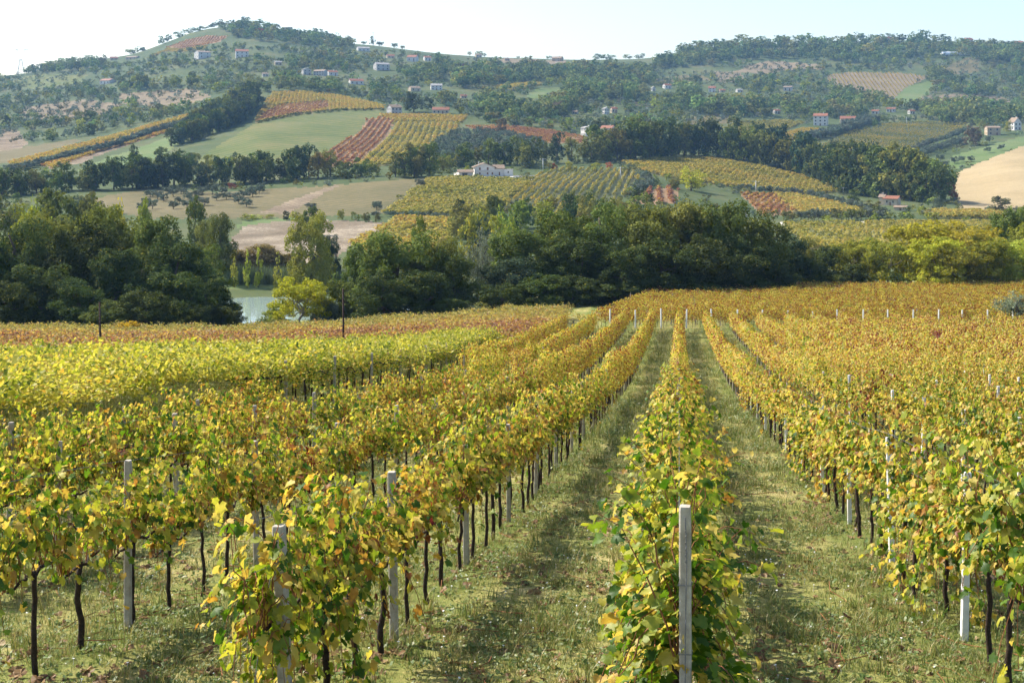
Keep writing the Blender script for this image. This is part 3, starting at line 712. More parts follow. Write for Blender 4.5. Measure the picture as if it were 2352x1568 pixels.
def scatter(poly, spacing, kinds, hr, cols_, cluster, noun='tree', name='tree', aspect=(0.8, 1.1), clear=None, clump=0.0, always=False, nmax=1400):
    P = np.array(poly); u0, y0 = P.min(0); u1, y1 = P.max(0)
    n = 14000; u = rs.uniform(u0, u1, n); y = rs.uniform(y0, y1, n)
    s_ = inpoly(poly, u, y); u, y = u[s_], y[s_]
    if clear is not None:
        for c_ in clear:
            s_ = ~inpoly(c_, u, y); u, y = u[s_], y[s_]
    if len(u) == 0: return
    if len(u) > nmax: u, y = u[:nmax], y[:nmax]
    X, Y = hit(u, y); ok = ~np.isnan(Y); X, Y = X[ok], Y[ok]
    if clump:
        cl = np.sin(X*0.021 + 1.7*np.sin(Y*0.013)) + np.sin(Y*0.027 + 2.1*np.sin(X*0.017)); s_ = cl > clump; X, Y = X[s_], Y[s_]
    cell = {}
    for x_, y_ in zip(X, Y):
        i, j = int(x_//spacing), int(y_//spacing); bad = False
        for a in (-1, 0, 1):
            for b in (-1, 0, 1):
                for (p, q) in cell.get((i+a, j+b), ()):
                    if (p-x_)**2 + (q-y_)**2 < spacing*spacing: bad = True; break
                if bad: break
            if bad: break
        if bad: continue
        cell.setdefault((i, j), []).append((x_, y_))
        h = R.uniform(*hr)
        tree(R.choice(kinds), x_, y_, h, h*R.uniform(*aspect), jitter(R.choice(cols_), 0.22), cluster, noun, name, always)

OAKS = [DARK, DARK, MIDG, OLIVEGREEN, BLUEG]
# ---- the dark wood below the vineyard, left of the lake ----
c_ = 'dark wood left of the lake'
for u, Y, yt, wd, col, kd in [
  (-60,176,520,190,DARK,'oak_near'), (35,182,486,190,DARK,'tall_near'), (120,196,470,190,OLIVEGREEN,'oak_near'), (55,205,462,150,YG,'tall_near'),
  (190,184,500,190,DARK,'oak_near'), (250,197,470,190,OLIVEGREEN,'oak_near'), (330,190,482,190,MIDG,'oak_near'), (285,178,560,170,DARK,'oak_near'),
  (395,184,535,180,DARK,'oak_near'), (440,190,556,160,MIDG,'oak_near'), (90,172,600,170,DARK,'oak_near'), (180,168,640,140,DARK,'tall_near'), (20,168,640,150,DARK,'oak_near'),
  (470,180,620,150,DARK,'oak_near'), (400,172,620,160,DARK,'oak_near'), (505,182,668,110,DARK,'oak_near'), (335,166,660,150,DARK,'oak_near'), (250,165,690,130,MIDG,'oak_near'), (440,170,690,130,DARK,'oak_near'), (515,172,705,80,DARK,'oak_near'),
  (-140,186,500,190,DARK,'oak_near'), (-120,170,600,180,DARK,'oak_near')]:
    tree_px(kd, u, Y, yt, wd, col, c_, 'oak', 'oak_tree')
tree_px('yellow_mid', 262, 210, 466, 80, YEL, c_, 'yellow-topped tree', 'poplar_tree'); tree_px('yellow_mid', 78, 214, 458, 90, YG, c_, 'yellow-green tree', 'poplar_tree')
# ---- by the lake ----
c_ = 'trees around the lake'
tree_px('tall_near', 505, 300, 488, 90, MIDG, c_, 'tall ivy-clad tree', 'poplar_tree'); tree_px('tall_near', 470, 310, 505, 70, OLIVEGREEN, c_, 'tall green tree', 'poplar_tree')
tree_px('oak_near', 712, 292, 480, 112, (0.26,0.26,0.04), c_, 'tall yellow-crowned poplar', 'poplar_tree'); tree_px('oak_near', 755, 300, 535, 66, BLUEG, c_, 'dark tree leaning on the poplar', 'oak_tree')
tree_px('oak_mid', 715, 420, 472, 46, MIDG, c_, 'small round tree behind the poplar', 'oak_tree')
tree_px('oak_near', 590, 312, 560, 110, (0.24,0.21,0.06), c_, 'brownish thicket tree', 'oak_tree'); tree_px('oak_near', 640, 314, 578, 100, (0.24,0.22,0.06), c_, 'brown-green thicket tree', 'oak_tree')
tree_px('oak_near', 545, 312, 575, 66, OLIVEGREEN, c_, 'green tree beside the reeds', 'oak_tree')
tree_px('oak_mid', 330, 330, 458, 44, YG, c_, 'yellow-green tree above the wood', 'tree'); tree_px('oak_mid', 450, 340, 455, 52, MIDG, c_, 'round green tree above the wood', 'oak_tree')
tree_px('oak_mid', 130, 330, 430, 110, MIDG, c_, 'broad green tree behind the wood', 'oak_tree'); tree_px('oak_mid', 205, 335, 450, 70, OLIVEGREEN, c_, 'olive-green tree behind the wood', 'oak_tree')
for k, (u, yt) in enumerate([(538,592),(568,575),(594,568),(638,580),(682,585),(727,588)]):
    tree_px('poplar', u, 292, yt - 8, 36, LIME, 'row of slender yellow poplars behind the lake', 'slender poplar', 'poplar_tree')
# ---- the yellow tree and the big oak in the middle ----
c_ = 'clump between the lake and the path'
tree_px('locust_near', 690, 172, 628, 120, (0.36,0.37,0.025), c_, 'bright yellow locust tree', 'locust_tree'); tree_px('locust_near', 640, 178, 690, 60, YG, c_, 'small yellow-green locust tree', 'locust_tree')
for u, Y, yt, wd, col, kd in [
  (915,176,522,230,MIDG,'oak_near'), (840,180,566,150,MIDG,'oak_near'), (1000,180,540,150,OLIVEGREEN,'oak_near'), (968,184,482,60,MIDG,'tall_near'), (790,176,640,110,MIDG,'oak_near'),
  (880,168,620,170,DARK,'oak_near'), (985,170,620,160,DARK,'oak_near'), (1050,176,580,120,MIDG,'oak_near'), (745,173,680,70,GREY,'oak_near'), (1040,168,680,90,DARK,'oak_near')]:
    tree_px(kd, u, Y, yt, wd, col, c_, 'oak', 'oak_tree')
tree_px('willow_near', 1112, 236, 525, 120, (0.15,0.185,0.11), c_, 'silvery willow', 'willow_tree')
tree_px('yellow_mid', 1105, 300, 470, 90, YG, c_, 'yellow-green poplar behind the willow', 'poplar_tree'); tree_px('yellow_mid', 1165, 310, 478, 70, YG, c_, 'pale yellow poplar behind the oaks', 'poplar_tree')
# ---- the large oak clump behind the path ----
c_ = 'large oak clump behind the path'
for u, Y, yt, wd, col, kd in [
  (1200,186,520,170,MIDG,'oak_near'), (1175,180,590,140,BLUEG,'oak_near'), (1290,192,474,190,MIDG,'oak_near'), (1385,194,452,190,MIDG,'tall_near'), (1340,184,540,170,DARK,'oak_near'),
  (1470,192,470,180,OLIVEGREEN,'oak_near'), (1430,182,560,160,DARK,'oak_near'), (1560,196,462,190,OLIVEGREEN,'oak_near'), (1530,184,550,170,DARK,'oak_near'), (1650,196,452,190,MIDG,'oak_near'),
  (1620,186,540,170,DARK,'oak_near'), (1740,200,480,170,MIDG,'oak_near'), (1715,190,560,150,DARK,'oak_near'), (1795,206,532,130,BLUEG,'oak_near'), (1830,214,555,90,MIDG,'tall_near'),
  (1240,176,630,140,DARK,'oak_near'), (1320,178,630,150,DARK,'oak_near'), (1410,179,640,150,DARK,'oak_near'), (1500,182,630,150,DARK,'oak_near'), (1590,184,620,150,DARK,'oak_near'), (1680,188,610,150,DARK,'oak_near'), (1765,194,600,150,DARK,'oak_near'), (1150,172,650,110,DARK,'oak_near'), (1855,205,590,90,DARK,'oak_near')]:
    tree_px(kd, u, Y, yt, wd, col, c_, 'oak', 'oak_tree')
# ---- the yellow locust trees at the end of the vineyard ----
c_ = 'trees at the far edge of the vineyard'
for u, Y, yt, wd, col, kd, nn, nm in [
  (1845,210,545,80,OLIVEGREEN,'tall_near','olive-green tree','oak_tree'), (1900,214,565,90,DARK,'oak_near','dark ivy-covered tree','oak_tree'), (1955,216,548,110,YG,'locust_near','olive-yellow locust','locust_tree'), (1950,208,600,90,DARK,'oak_near','dark shrub tree','oak_tree'),
  (2040,212,545,100,YG,'locust_near','thin locust','locust_tree'), (2110,216,498,150,(0.33,0.33,0.03),'locust_near','tall golden locust','locust_tree'), (2150,206,535,130,YEL,'locust_near','bright yellow-green locust','locust_tree'), (2215,214,498,160,(0.38,0.34,0.03),'locust_near','golden locust','locust_tree'), (2195,204,550,130,YG,'locust_near','green-gold locust','locust_tree'),
  (2265,208,535,110,YG,'locust_near','dull green locust','locust_tree'), (2000,220,535,110,YG,'locust_near','pale locust behind the dark tree','locust_tree'),
  (2330,230,470,130,MIDG,'oak_near','tall green tree','oak_tree'), (2325,212,540,120,LIME,'locust_near','lime-green locust','locust_tree'), (2380,216,510,130,YG,'oak_near','green-yellow tree','oak_tree'), (2065,203,615,50,DARK,'bush_mid','small dark bush','bush'), (2450,214,500,140,MIDG,'oak_near','green tree','oak_tree')]:
    tree_px(kd, u, Y, yt, wd, col, c_, nn, nm)
# ---- olive bush beside the vineyard, right edge ----
tree_px('willow_near', 2340, 139, 668, 120, (0.17,0.20,0.115), 'right edge of the vineyard', 'silvery olive tree', 'olive_tree')
# ---- shrubs hiding the slope to the lake ----
for u, Y, yt, wd, col in [(600,168,725,60,MIDG),(650,166,735,60,YG),(570,176,738,50,MIDG),(620,182,712,40,YG),(730,170,720,50,GREY),(1090,168,700,60,GREY),(1125,170,690,60,OLIVEGREEN),(1080,190,670,60,GREY),(1010,168,715,50,GREY)]:
    tree_px('bush_mid', u, Y, yt, wd, col, 'shrubs along the bottom of the vineyard', 'shrub', 'shrub')

tree_px('ybush_mid', 285, 152, 726, 90, (0.55,0.40,0.02), 'foot of the dark wood', 'bright yellow bush', 'bush'); tree_px('ybush_mid', 215, 157, 746, 60, YG, 'foot of the dark wood', 'yellow-green bush', 'bush')
# ---- hedgerows and belts on the far side ----
belt([(-30,456),(60,446),(170,440)], 10, 50, [MIDG, OLIVEGREEN, MIDG, BLUEG], 'tree belt below the orange vine strips', rows=2)
belt([(170,440),(300,436),(420,428),(560,424),(660,418),(755,410)], 10, 58, OAKS, 'long oak belt behind the dry pasture', rows=2)
belt([(755,412),(850,406),(900,404)], 12, 34, [MIDG, BLUEG, OLIVEGREEN], 'low shrubs closing the gap in the oak belt', ('bush_mid','oak_mid'), noun='shrub tree')
belt([(900,410),(950,408),(995,404)], 10, 62, OAKS, 'oaks left of the white farmhouse', rows=2)
belt([(1050,384),(1110,376),(1180,380),(1240,388)], 13, 44, [MIDG, OLIVEGREEN, DARK], 'trees right behind the white farmhouse', rows=1)
belt([(1180,378),(1260,374),(1330,372)], 11, 52, OAKS, 'oaks between the farmhouse and the striped house', rows=1)
belt([(1350,372),(1450,368),(1560,360),(1650,360)], 12, 66, OAKS, 'long oak belt above the broad yellow vineyard', rows=2, rowgap=16)
belt([(1660,366),(1760,382),(1850,402),(1930,432)], 11, 72, OAKS, 'oak belt curving down the right side of the yellow vineyard', rows=2, rowgap=18)
belt([(1930,440),(2000,452),(2100,462),(2185,470)], 11, 92, OAKS, 'tall oaks above the tile-roofed farm', rows=2, rowgap=20)
tree_at('oak_mid', 2184, 462, 60, 36, RUST, 'tall oaks above the tile-roofed farm', 'dark red tree', 'tree')
belt([(388,338),(425,328),(465,314),(505,300),(540,284),(560,266),(572,246)], 11, 40, OAKS, 'diagonal tree belt up to the hillock', rows=2, rowgap=20)
belt([(425,308),(475,284),(525,258),(565,232)], 13, 34, OAKS, 'back row of the diagonal tree belt', rows=2, rowgap=24)
for u, yb, h, w_, c in [(308,374,44,28,DARK),(371,376,40,44,MIDG),(424,380,36,44,MIDG),(719,346,14,16,BLUEG),(1248,352,0,0,None)]:
    if c: tree_at('tall_mid' if w_ < 30 else 'oak_mid', u, yb, h, w_, c, 'lone trees on the meadow', 'lone tree', 'oak_tree')
tree_at('yellow_mid', 1587, 438, 54, 78, (0.36,0.36,0.03), 'broad yellow vineyard', 'bright yellow-green lone tree', 'tree')
tree_at('oak_mid', 1550, 434, 22, 30, OLIVEGREEN, 'broad yellow vineyard', 'dull shrub left of the yellow tree', 'shrub')
tree_at('bush_mid', 1275, 391, 18, 18, RUST, 'top edge of the diagonal vine rows', 'rust-red shrub', 'shrub'); tree_at('bush_mid', 1400, 388, 17, 22, (0.40,0.10,0.04), 'top edge of the diagonal vine rows', 'orange-red shrub', 'shrub')
tree_at('ybush_mid', 1312, 393, 26, 36, YG, 'top edge of the diagonal vine rows', 'yellow-green rounded shrub', 'shrub'); tree_at('ybush_mid', 1364, 394, 24, 34, YG, 'top edge of the diagonal vine rows', 'olive-yellow rounded shrub', 'shrub'); tree_at('ybush_mid', 1436, 398, 20, 24, OLIVEGREEN, 'top edge of the diagonal vine rows', 'brownish shrub', 'shrub')
tree_at('bush_mid', 534, 434, 16, 26, RUST, 'edge of the dry pasture', 'rust-red shrub among olives', 'shrub')
tree_at('bush_mid', 1206, 416, 20, 24, (0.2,0.24,0.13), 'white farmhouse yard', 'grey-green clump of reeds', 'reed_clump')
tree_at('bush_mid', 2152, 486, 40, 40, GREY, 'tile-roofed farm', 'grey-green round shrub', 'shrub'); tree_at('oak_mid', 2295, 490, 42, 64, (0.17,0.17,0.08), 'foot of the tan field', 'pale round thin-leaved tree', 'tree')
tree_at('oak_mid', 1960, 462, 28, 40, MIDG, 'tile-roofed farm', 'rounded green tree', 'tree'); tree_at('yellow_mid', 1925, 428, 26, 30, OLIVEGREEN, 'tip of the yellow vineyard', 'olive-brown tree', 'tree')
tree_at('oak_mid', 2005, 486, 26, 44, OLIVEGREEN, 'tile-roofed farm', 'olive shrub before the barn', 'shrub')
tree_at('oak_mid', 2235, 335, 46, 50, (0.16,0.12,0.07), 'tan stone house', 'thin brown tree', 'tree'); tree_at('yellow_mid', 2315, 307, 30, 26, YG, 'white gabled house', 'yellow-green tree', 'tree')
# olive trees on the dry pasture
for u, y in [(345,446),(362,452),(335,466),(350,474),(398,474),(432,452),(412,462),(445,463),(398,446),(430,470),(470,466),(466,440),(498,454),(520,452),(545,452),(560,448),(580,446),(510,440),(488,440),(575,436),(595,438),(600,432),(386,438),(455,448),(330,478),(376,456),(548,462),(416,440),(566,470),(865,476),(714,476)]:
    tree_at('olive_mid', u, y + 6, R.uniform(17, 23), R.uniform(26, 34), GREY, 'dry pasture', 'olive tree', 'olive_tree')
tree_at('oak_mid', 448, 500, 42, 46, MIDG, 'edge of the dry pasture', 'rounded green oak', 'oak_tree'); tree_at('olive_mid', 866, 478, 16, 22, GREY, 'edge of the dry pasture', 'lone grey shrub', 'olive_tree')
tree_at('olive_mid', 965, 432, 22, 28, GREY, 'corner of the olive-green vineyard', 'grey-green bush', 'olive_tree')
# hedges of olive trees
belt([(860,498),(960,500),(1062,506)], 5.5, 13, [GREY], 'olive hedge under the olive-green vineyard', ('olive_mid',), noun='olive tree', name='olive_tree', var=0.12)
belt([(1815,508),(1900,508),(2010,506),(2030,500)], 5.0, 22, [GREY, GREY, OLIVEGREEN], 'olive hedge beside the road', ('olive_mid',), noun='olive tree', name='olive_tree', rows=2, rowgap=5)
belt([(1700,441),(1780,444),(1860,454),(1950,476),(2010,496)], 5.0, 16, [GREY, GREY], 'olive hedge between the yellow vineyards', ('olive_mid',), noun='olive tree', name='olive_tree')
belt([(1836,328),(1890,318),(1960,300),(2020,284)], 6.5, 16, [GREY], 'olive strip above the striped vineyard', ('olive_mid',), rows=3, rowgap=9, noun='olive tree', name='olive_tree')
belt([(2040,366),(2110,344),(2170,324),(2222,304)], 7, 13, [GREY], 'olive hedge along the striped vineyard', ('olive_mid',), rows=1, noun='olive tree', name='olive_tree')
belt([(2090,366),(2160,346),(2215,330)], 7, 13, [GREY], 'second olive hedge behind the striped vineyard', ('olive_mid',), rows=2, rowgap=10, noun='olive tree', name='olive_tree')
belt([(1480,408),(1490,424),(1450,456)], 6, 14, [GREY], 'scrubby olives at the end of the diagonal rows', ('olive_mid',), rows=2, rowgap=8, noun='olive tree', name='olive_tree')
belt([(0,398),(120,372),(200,352),(330,315),(480,270)], 8, 13, [GREY], 'olive terrace between the vine strips', ('olive_mid','olive_far'), rows=3, rowgap=11, noun='olive tree', name='olive_tree', always=False)
belt([(640,500),(560,506)], 7, 12, [YG], 'low hedge behind the green strip', ('bush_mid',), noun='shrub', name='shrub')
for u, y in [(2172,384),(2192,376),(2230,372),(2208,372),(2268,352),(2300,346),(2160,372),(2272,328),(2240,322)]:
    tree_at('olive_mid', u, y, R.uniform(14, 19), R.uniform(18, 24), GREY, 'green field above the tan field', 'olive tree', 'olive_tree')
scatter([(1035,312),(1090,302),(1180,312),(1255,332),(1225,362),(1110,370),(1000,362),(975,355)], 6.2, ['olive_mid'], (4.2,5.6), [GREY], 'dense olive grove', 'olive tree', 'olive_tree', (1.1,1.4))
belt([(590,283),(690,264),(790,254),(880,254)], 8, 6, [DARK], 'low hedge below the hillock vineyards', ('bush_far',), noun='hedge shrub', name='shrub', always=False)

for poly, sp, hr in [([(-60,500),(-60,470),(120,466),(215,480),(260,505),(260,560),(-60,560)], 12, (5,9)), ([(640,506),(860,506),(870,512),(800,506),(700,512)], 6, (2.5,4)), ([(1000,520),(1120,500),(1200,505),(1480,480),(1480,520),(1100,600)], 10, (5,10)), ([(990,378),(1040,372),(1060,392),(1010,398)], 8, (4,9)), ([(420,380),(700,380),(700,392),(420,396)], 10, (5,10))]:
    scatter(poly, sp, ['oak_mid','bush_mid','tall_mid'], hr, [MIDG, DARK, OLIVEGREEN, BLUEG, OLIVEGREEN, YG], 'thickets on the valley floor', 'tree', 'tree', (0.8,1.2), nmax=900)
# ---- woods and scrub on the upper slopes ----
FP = [f[3] for f in FIELDS]
W_ = 'far wooded slope'
FDK = (0.105,0.15,0.05); FMID = (0.15,0.20,0.06); FOL = (0.21,0.22,0.065)
WOODC = [FDK, FDK, FMID, FMID, FOL, FMID]
for poly, sp, hr in [
  ([(500,68),(560,62),(640,76),(720,88),(800,103),(810,114),(700,108),(640,98),(540,88)], 15, (11,18)),
  ([(600,198),(640,184),(760,188),(860,200),(880,232),(760,216),(690,208),(612,212)], 13, (12,17)),
  ([(600,150),(760,130),(820,150),(780,175),(640,180)], 17, (9,15)),
  ([(900,140),(1000,140),(1040,165),(1010,185),(920,180)], 15, (10,17)),
  ([(1040,172),(1120,152),(1300,160),(1480,166),(1500,196),(1400,192),(1250,186),(1060,204)], 13, (13,20)),
  ([(925,212),(1000,214),(1130,232),(1180,254),(1172,268),(1060,262),(1020,240),(945,240)], 12, (13,19)),
  ([(1130,262),(1200,252),(1240,262),(1200,285),(1130,285)], 14, (9,14)),
  ([(1310,196),(1420,208),(1560,214),(1640,238),(1740,250),(1750,268),(1640,268),(1500,242),(1400,232),(1320,236),(1300,240)], 12, (13,20)),
  ([(1230,262),(1310,240),(1330,246),(1320,275),(1250,280)], 12, (12,18)),
  ([(1496,150),(1600,118),(1700,108),(1900,104),(2100,102),(2240,110),(2352,112),(2500,118),(2500,150),(2260,146),(2200,128),(2140,130),(2000,146),(1880,140),(1760,136),(1640,146),(1520,160)], 14, (12,20)),
  ([(1722,256),(1800,246),(1900,260),(2000,254),(2100,250),(2250,248),(2352,252),(2500,260),(2500,290),(2352,288),(2200,288),(2000,280),(1940,270),(1760,276)], 12, (12,18)),
  ([(2132,166),(2172,176),(2220,194),(2300,216),(2240,224),(2150,206)], 14, (11,17)),
  ([(1690,200),(1760,194),(1790,200),(1760,215),(1700,212)], 14, (9,15)),
  ([(1930,212),(1990,228),(2040,236),(2000,245),(1900,240)], 13, (10,16)),
  ([(60,160),(180,150),(330,138),(330,150),(180,165),(60,172)], 15, (10,16)),
  ([(150,225),(230,200),(330,195),(340,205),(220,225)], 18, (8,14)),
  ([(2270,120),(2352,120),(2500,130),(2500,230),(2352,230),(2330,160)], 15, (10,16)),
  ([(1330,300),(1345,300),(1360,330),(1440,345),(1430,360),(1340,350)], 13, (10,15)),
  ([(1370,285),(1480,280),(1560,290),(1500,305),(1400,305)], 14, (7,11)),
]:
    scatter(poly, sp, ['oak_far'], hr, WOODC, W_, 'tree', 'tree', (0.95,1.45))
# hedges and copses over the whole upper slope
scatter([(-80,330),(-80,190),(300,140),(500,110),(700,110),(900,125),(1200,150),(1500,150),(1700,150),(2100,130),(2500,130),(2500,320),(2352,330),(2226,300),(1900,290),(1650,285),(1400,300),(1250,320),(1050,260),(900,250),(700,205),(600,200),(480,260),(100,330)], 13, ['oak_far','oak_far','bush_far','yellow_far'], (5,12), [FDK, FMID, FMID, FOL, FDK, FMID, YG], W_, 'tree', 'tree', (0.9,1.5), clear=FP, clump=-0.6, nmax=9000)
scatter([(-60,520),(-60,372),(400,372),(700,380),(1000,370),(1400,350),(1700,330),(2352,330),(2500,520),(1800,520),(1500,500),(1000,530),(600,520)], 8, ['bush_far','bush_far','olive_far'], (1.4,4.2), [MIDG, OLIVEGREEN, (0.14,0.15,0.05), YG, GREY], 'field margins', 'shrub', 'shrub', (1.0,1.8), clear=FP, clump=-0.7, nmax=5000)
OLV = [([(-80,330),(-80,190),(300,140),(500,110),(700,110),(900,125),(1200,150),(1500,150),(1700,150),(2100,130),(2500,130),(2500,320),(2352,330),(2226,300),(1900,290),(1650,285),(1400,300),(1250,320),(1050,260),(900,250),(700,205),(600,200),(480,260),(100,330)], 11)]
for poly, sp in OLV:
    scatter(poly, sp, ['olive_far'], (4.5,7), [(0.16,0.20,0.135), (0.16,0.20,0.135), (0.13,0.17,0.10), (0.17,0.185,0.08)], 'far olive groves', 'olive tree', 'olive_tree', (1.1,1.5), clear=[f[3] for f in FIELDS if f[4] is not None or 'green' in f[0]], clump=-1.4, nmax=9000)
# skyline trees standing clear against the sky
for u, h, w_ in [(116,18,30),(160,22,20),(172,20,18),(205,14,30),(300,16,34),(322,14,26),(372,20,20),(386,18,22),(412,14,30),(430,12,26),(448,12,30),(470,10,26),(490,12,26),(500,18,14),(525,14,34),(510,18,18),(560,18,40),(590,18,50),(615,16,40),(700,16,22),(720,12,26),(745,10,24),(770,12,40),(800,12,30),(835,10,14),(855,22,14),(872,14,18),(906,16,16),(924,12,12),(1078,10,10),(1100,13,18),(1112,9,10),(1190,6,8),(1262,8,14),(1380,14,34),(1400,10,30),(1440,11,24),(1468,12,26),(1562,16,14),(1575,18,22),(1600,20,30),(1625,18,24),(1648,22,30),(1680,22,40),(1710,28,50),(1745,22,40),(1800,20,50),(1850,24,40),(1885,18,40),(1940,20,40),(1962,28,34),(1990,24,30),(2020,22,40),(2060,22,40),(2100,24,34),(2122,28,30),(2160,18,40),(2195,16,10),(2250,14,10),(2282,12,24),(2330,12,40)]:
    Ys = stretch(1296); X = (u - CXP)*Ys/FPX
    tree('cypress' if w_ <= 10 and h > 12 else 'oak_far', X, Ys, h*Ys/FPX*1.05, w_*Ys/FPX*1.2, R.choice([FDK, FMID, FMID, FOL]), 'skyline of the ridge', 'tree', 'tree', True)
tree_at('oak_far', 600, 82, 16, 60, RUST, 'hilltop wood', 'rust-brown tree', 'tree'); tree_at('oak_far', 1060, 160, 14, 14, (0.2,0.07,0.05), 'houses on the slope', 'reddish tree', 'tree')
for u, y, h, w_ in [(325,205,34,40),(400,200,28,32),(440,206,40,30),(315,206,36,36)]:
    tree_at('oak_mid', u, y, h, w_, R.choice([MIDG, OLIVEGREEN, YG]), 'pinkish fallow field', 'tree', 'tree')
for u, y, h, w_, c in [(205,285,34,40,MIDG),(12,292,28,30,DARK),(184,300,26,28,LIME),(370,262,24,36,MIDG),(210,312,30,26,DARK),(950,258,48,60,DARK),(985,252,30,30,DARK),(1222,282,36,34,DARK),(1152,306,36,34,BROWN),(1280,272,40,34,(0.16,0.12,0.08)),(1372,312,38,34,DARK)]:
    tree_at('oak_mid', u, y, h, w_, c, 'hill slope farms', 'tree', 'tree')

# the farmhouses: column, foot line, width, eaves, ridge in picture units, looks
HOUSES = [
 (1354,313,26,22,26,'pale white house end behind the dark tree','WHITE','TILE_G','y',0.9,0.15,2,2),
 (1392,318,34,27,34,'white house with red tiled roof by the oak belt','WHITE','TILE_R','x',0.7,-0.1,2,3),
 (1501,300,28,16,22,'plain blue-grey barn behind the oak belt','GREYW','TILE_G','y',0.8,0.1,1,2),
 (1394,263,14,15,18,'narrow white house beside the poplar row','WHITE','TILE_G','y',0.9,0.2,2,2),
 (1412,260,16,12,16,'small orange-roofed house beside the narrow white one','CREAM','TILE_R','x',0.8,0.0,1,2),
 (1884,289,36,26,33,'tall white three-storey house with red roof','WHITE','TILE_R','x',0.8,0.12,3,3),
 (1948,286,40,15,22,'tan house with red tiled roof left of the striped vineyard','CREAM','TILE_R','x',0.6,-0.2,1,3),
 (2283,311,34,20,24,'tan stone house with flat brown roof near the frame edge','STONE','TILE_B','x',0.9,0.35,2,2),
 (2338,300,24,22,34,'white house with steep gable at the frame edge','WHITE','TILE_B','y',1.0,0.0,2,2),
 (911,264,32,20,27,'old grey farmhouse at the top of the meadow','GREYW','TILE_B','x',0.8,0.25,2,3),
 (1012,262,44,11,18,'long barn with bright red roof beside the grey farmhouse','CREAM','TILE_R','x',0.5,0.0,1,4),
 (1003,207,30,12,17,'white house with grey roof above the red barn','WHITE','TILE_G','x',0.8,-0.2,2,3),
 (955,210,28,9,13,'house with brown roof half hidden by dark trees','CREAM','TILE_B','x',0.7,0.15,1,2),
 (820,194,36,9,15,'red-roofed house on the wooded slope','WHITE','TILE_R','x',0.6,0.0,1,3),
 (880,162,38,16,21,'large blue-grey house on the wooded slope','GREYW','TILE_G','x',0.6,0.15,2,3),
 (706,172,22,14,18,'grey house left of the long grey building','GREYW','TILE_G','y',0.8,0.1,2,2),
 (732,174,34,12,16,'long grey building on the wooded slope','GREYW','TILE_B','x',0.5,0.0,2,4),
 (766,174,26,9,14,'small house with orange roof right of the grey building','WHITE','TILE_R','x',0.7,0.2,1,2),
 (836,118,32,8,12,'white house just under the ridge','WHITE','TILE_G','x',0.6,0.0,1,3),
 (898,134,20,6,10,'pale house with orange roof near the ridge','CREAM','TILE_R','x',0.7,0.0,1,2),
 (945,142,26,12,18,'white gabled house with orange roof near the ridge','WHITE','TILE_R','x',0.8,0.2,1,2),
 (983,140,18,9,13,'white house with orange roof right of the gabled house','WHITE','TILE_R','x',0.8,0.0,1,2),
 (470,134,36,16,20,'bright white house under the high red vineyard','WHITE','TILE_B','x',0.7,0.35,2,2),
 (556,132,34,16,22,'white house with red roof high on the hill','WHITE','TILE_R','x',0.7,-0.1,2,3),
 (240,194,38,10,15,'long white house with dark red roof on the left slope','WHITE','TILE_R','x',0.6,-0.1,1,3),
 (300,137,36,6,9,'low brown-roofed house beneath the hill shoulder','CREAM','TILE_B','x',0.5,0.0,1,3),
 (262,138,20,5,9,'small pale house left of the low brown-roofed one','CREAM','TILE_R','x',0.7,0.0,1,2),
 (1535,204,20,9,13,'white house with bright red roof on the right slope','WHITE','TILE_R','x',0.7,0.1,1,2),
 (1635,212,18,11,16,'small white house with red roof among olives','WHITE','TILE_R','x',0.8,0.2,2,2),
 (1660,212,16,5,8,'low orange-roofed shed right of the small white house','CREAM','TILE_R','x',0.7,0.0,1,1),
 (1502,210,10,9,12,'tiny white house beside the olive slope','WHITE','TILE_G','y',0.9,0.0,1,1),
 (1809,210,22,11,14,'pale ruined house on the olive slope','GREYW','TILE_B','x',0.7,0.1,1,2),
 (1066,226,16,6,10,'little house with orange-red roof in the trees','CREAM','TILE_R','x',0.7,0.0,1,2),
 (1278,141,26,8,13,'grey-brown house alone on the saddle of the ridge','STONE','TILE_B','x',0.8,0.1,2,2),
 (640,150,18,8,11,'small grey-roofed house below the hilltop wood','CREAM','TILE_G','x',0.7,0.1,1,2),
 (610,176,16,7,10,'little pale house above the diagonal belt','WHITE','TILE_B','x',0.7,0.0,1,2),
 (1100,132,16,6,9,'small pale house beside the lone ridge trees','CREAM','TILE_B','x',0.7,0.0,1,2),
 (1165,140,14,5,8,'tiny house on the ridge saddle','STONE','TILE_B','x',0.7,0.0,1,2),
 (1700,212,16,6,9,'low white house among the right slope trees','WHITE','TILE_G','x',0.7,0.0,1,2),
 (1786,262,16,9,12,'small white house left of the tall white one','WHITE','TILE_R','x',0.7,0.0,1,2),
 (2010,262,18,8,11,'white house left among the belt trees','WHITE','TILE_R','x',0.7,0.0,1,2),
 (2046,258,22,9,12,'white villa among the belt trees','WHITE','TILE_R','x',0.7,0.0,1,3),
 (2096,262,16,8,11,'white house right among the belt trees','WHITE','TILE_R','x',0.7,0.0,1,2),
 (1320,262,14,6,9,'little grey house in the middle woods','GREYW','TILE_B','x',0.7,0.0,1,2)]
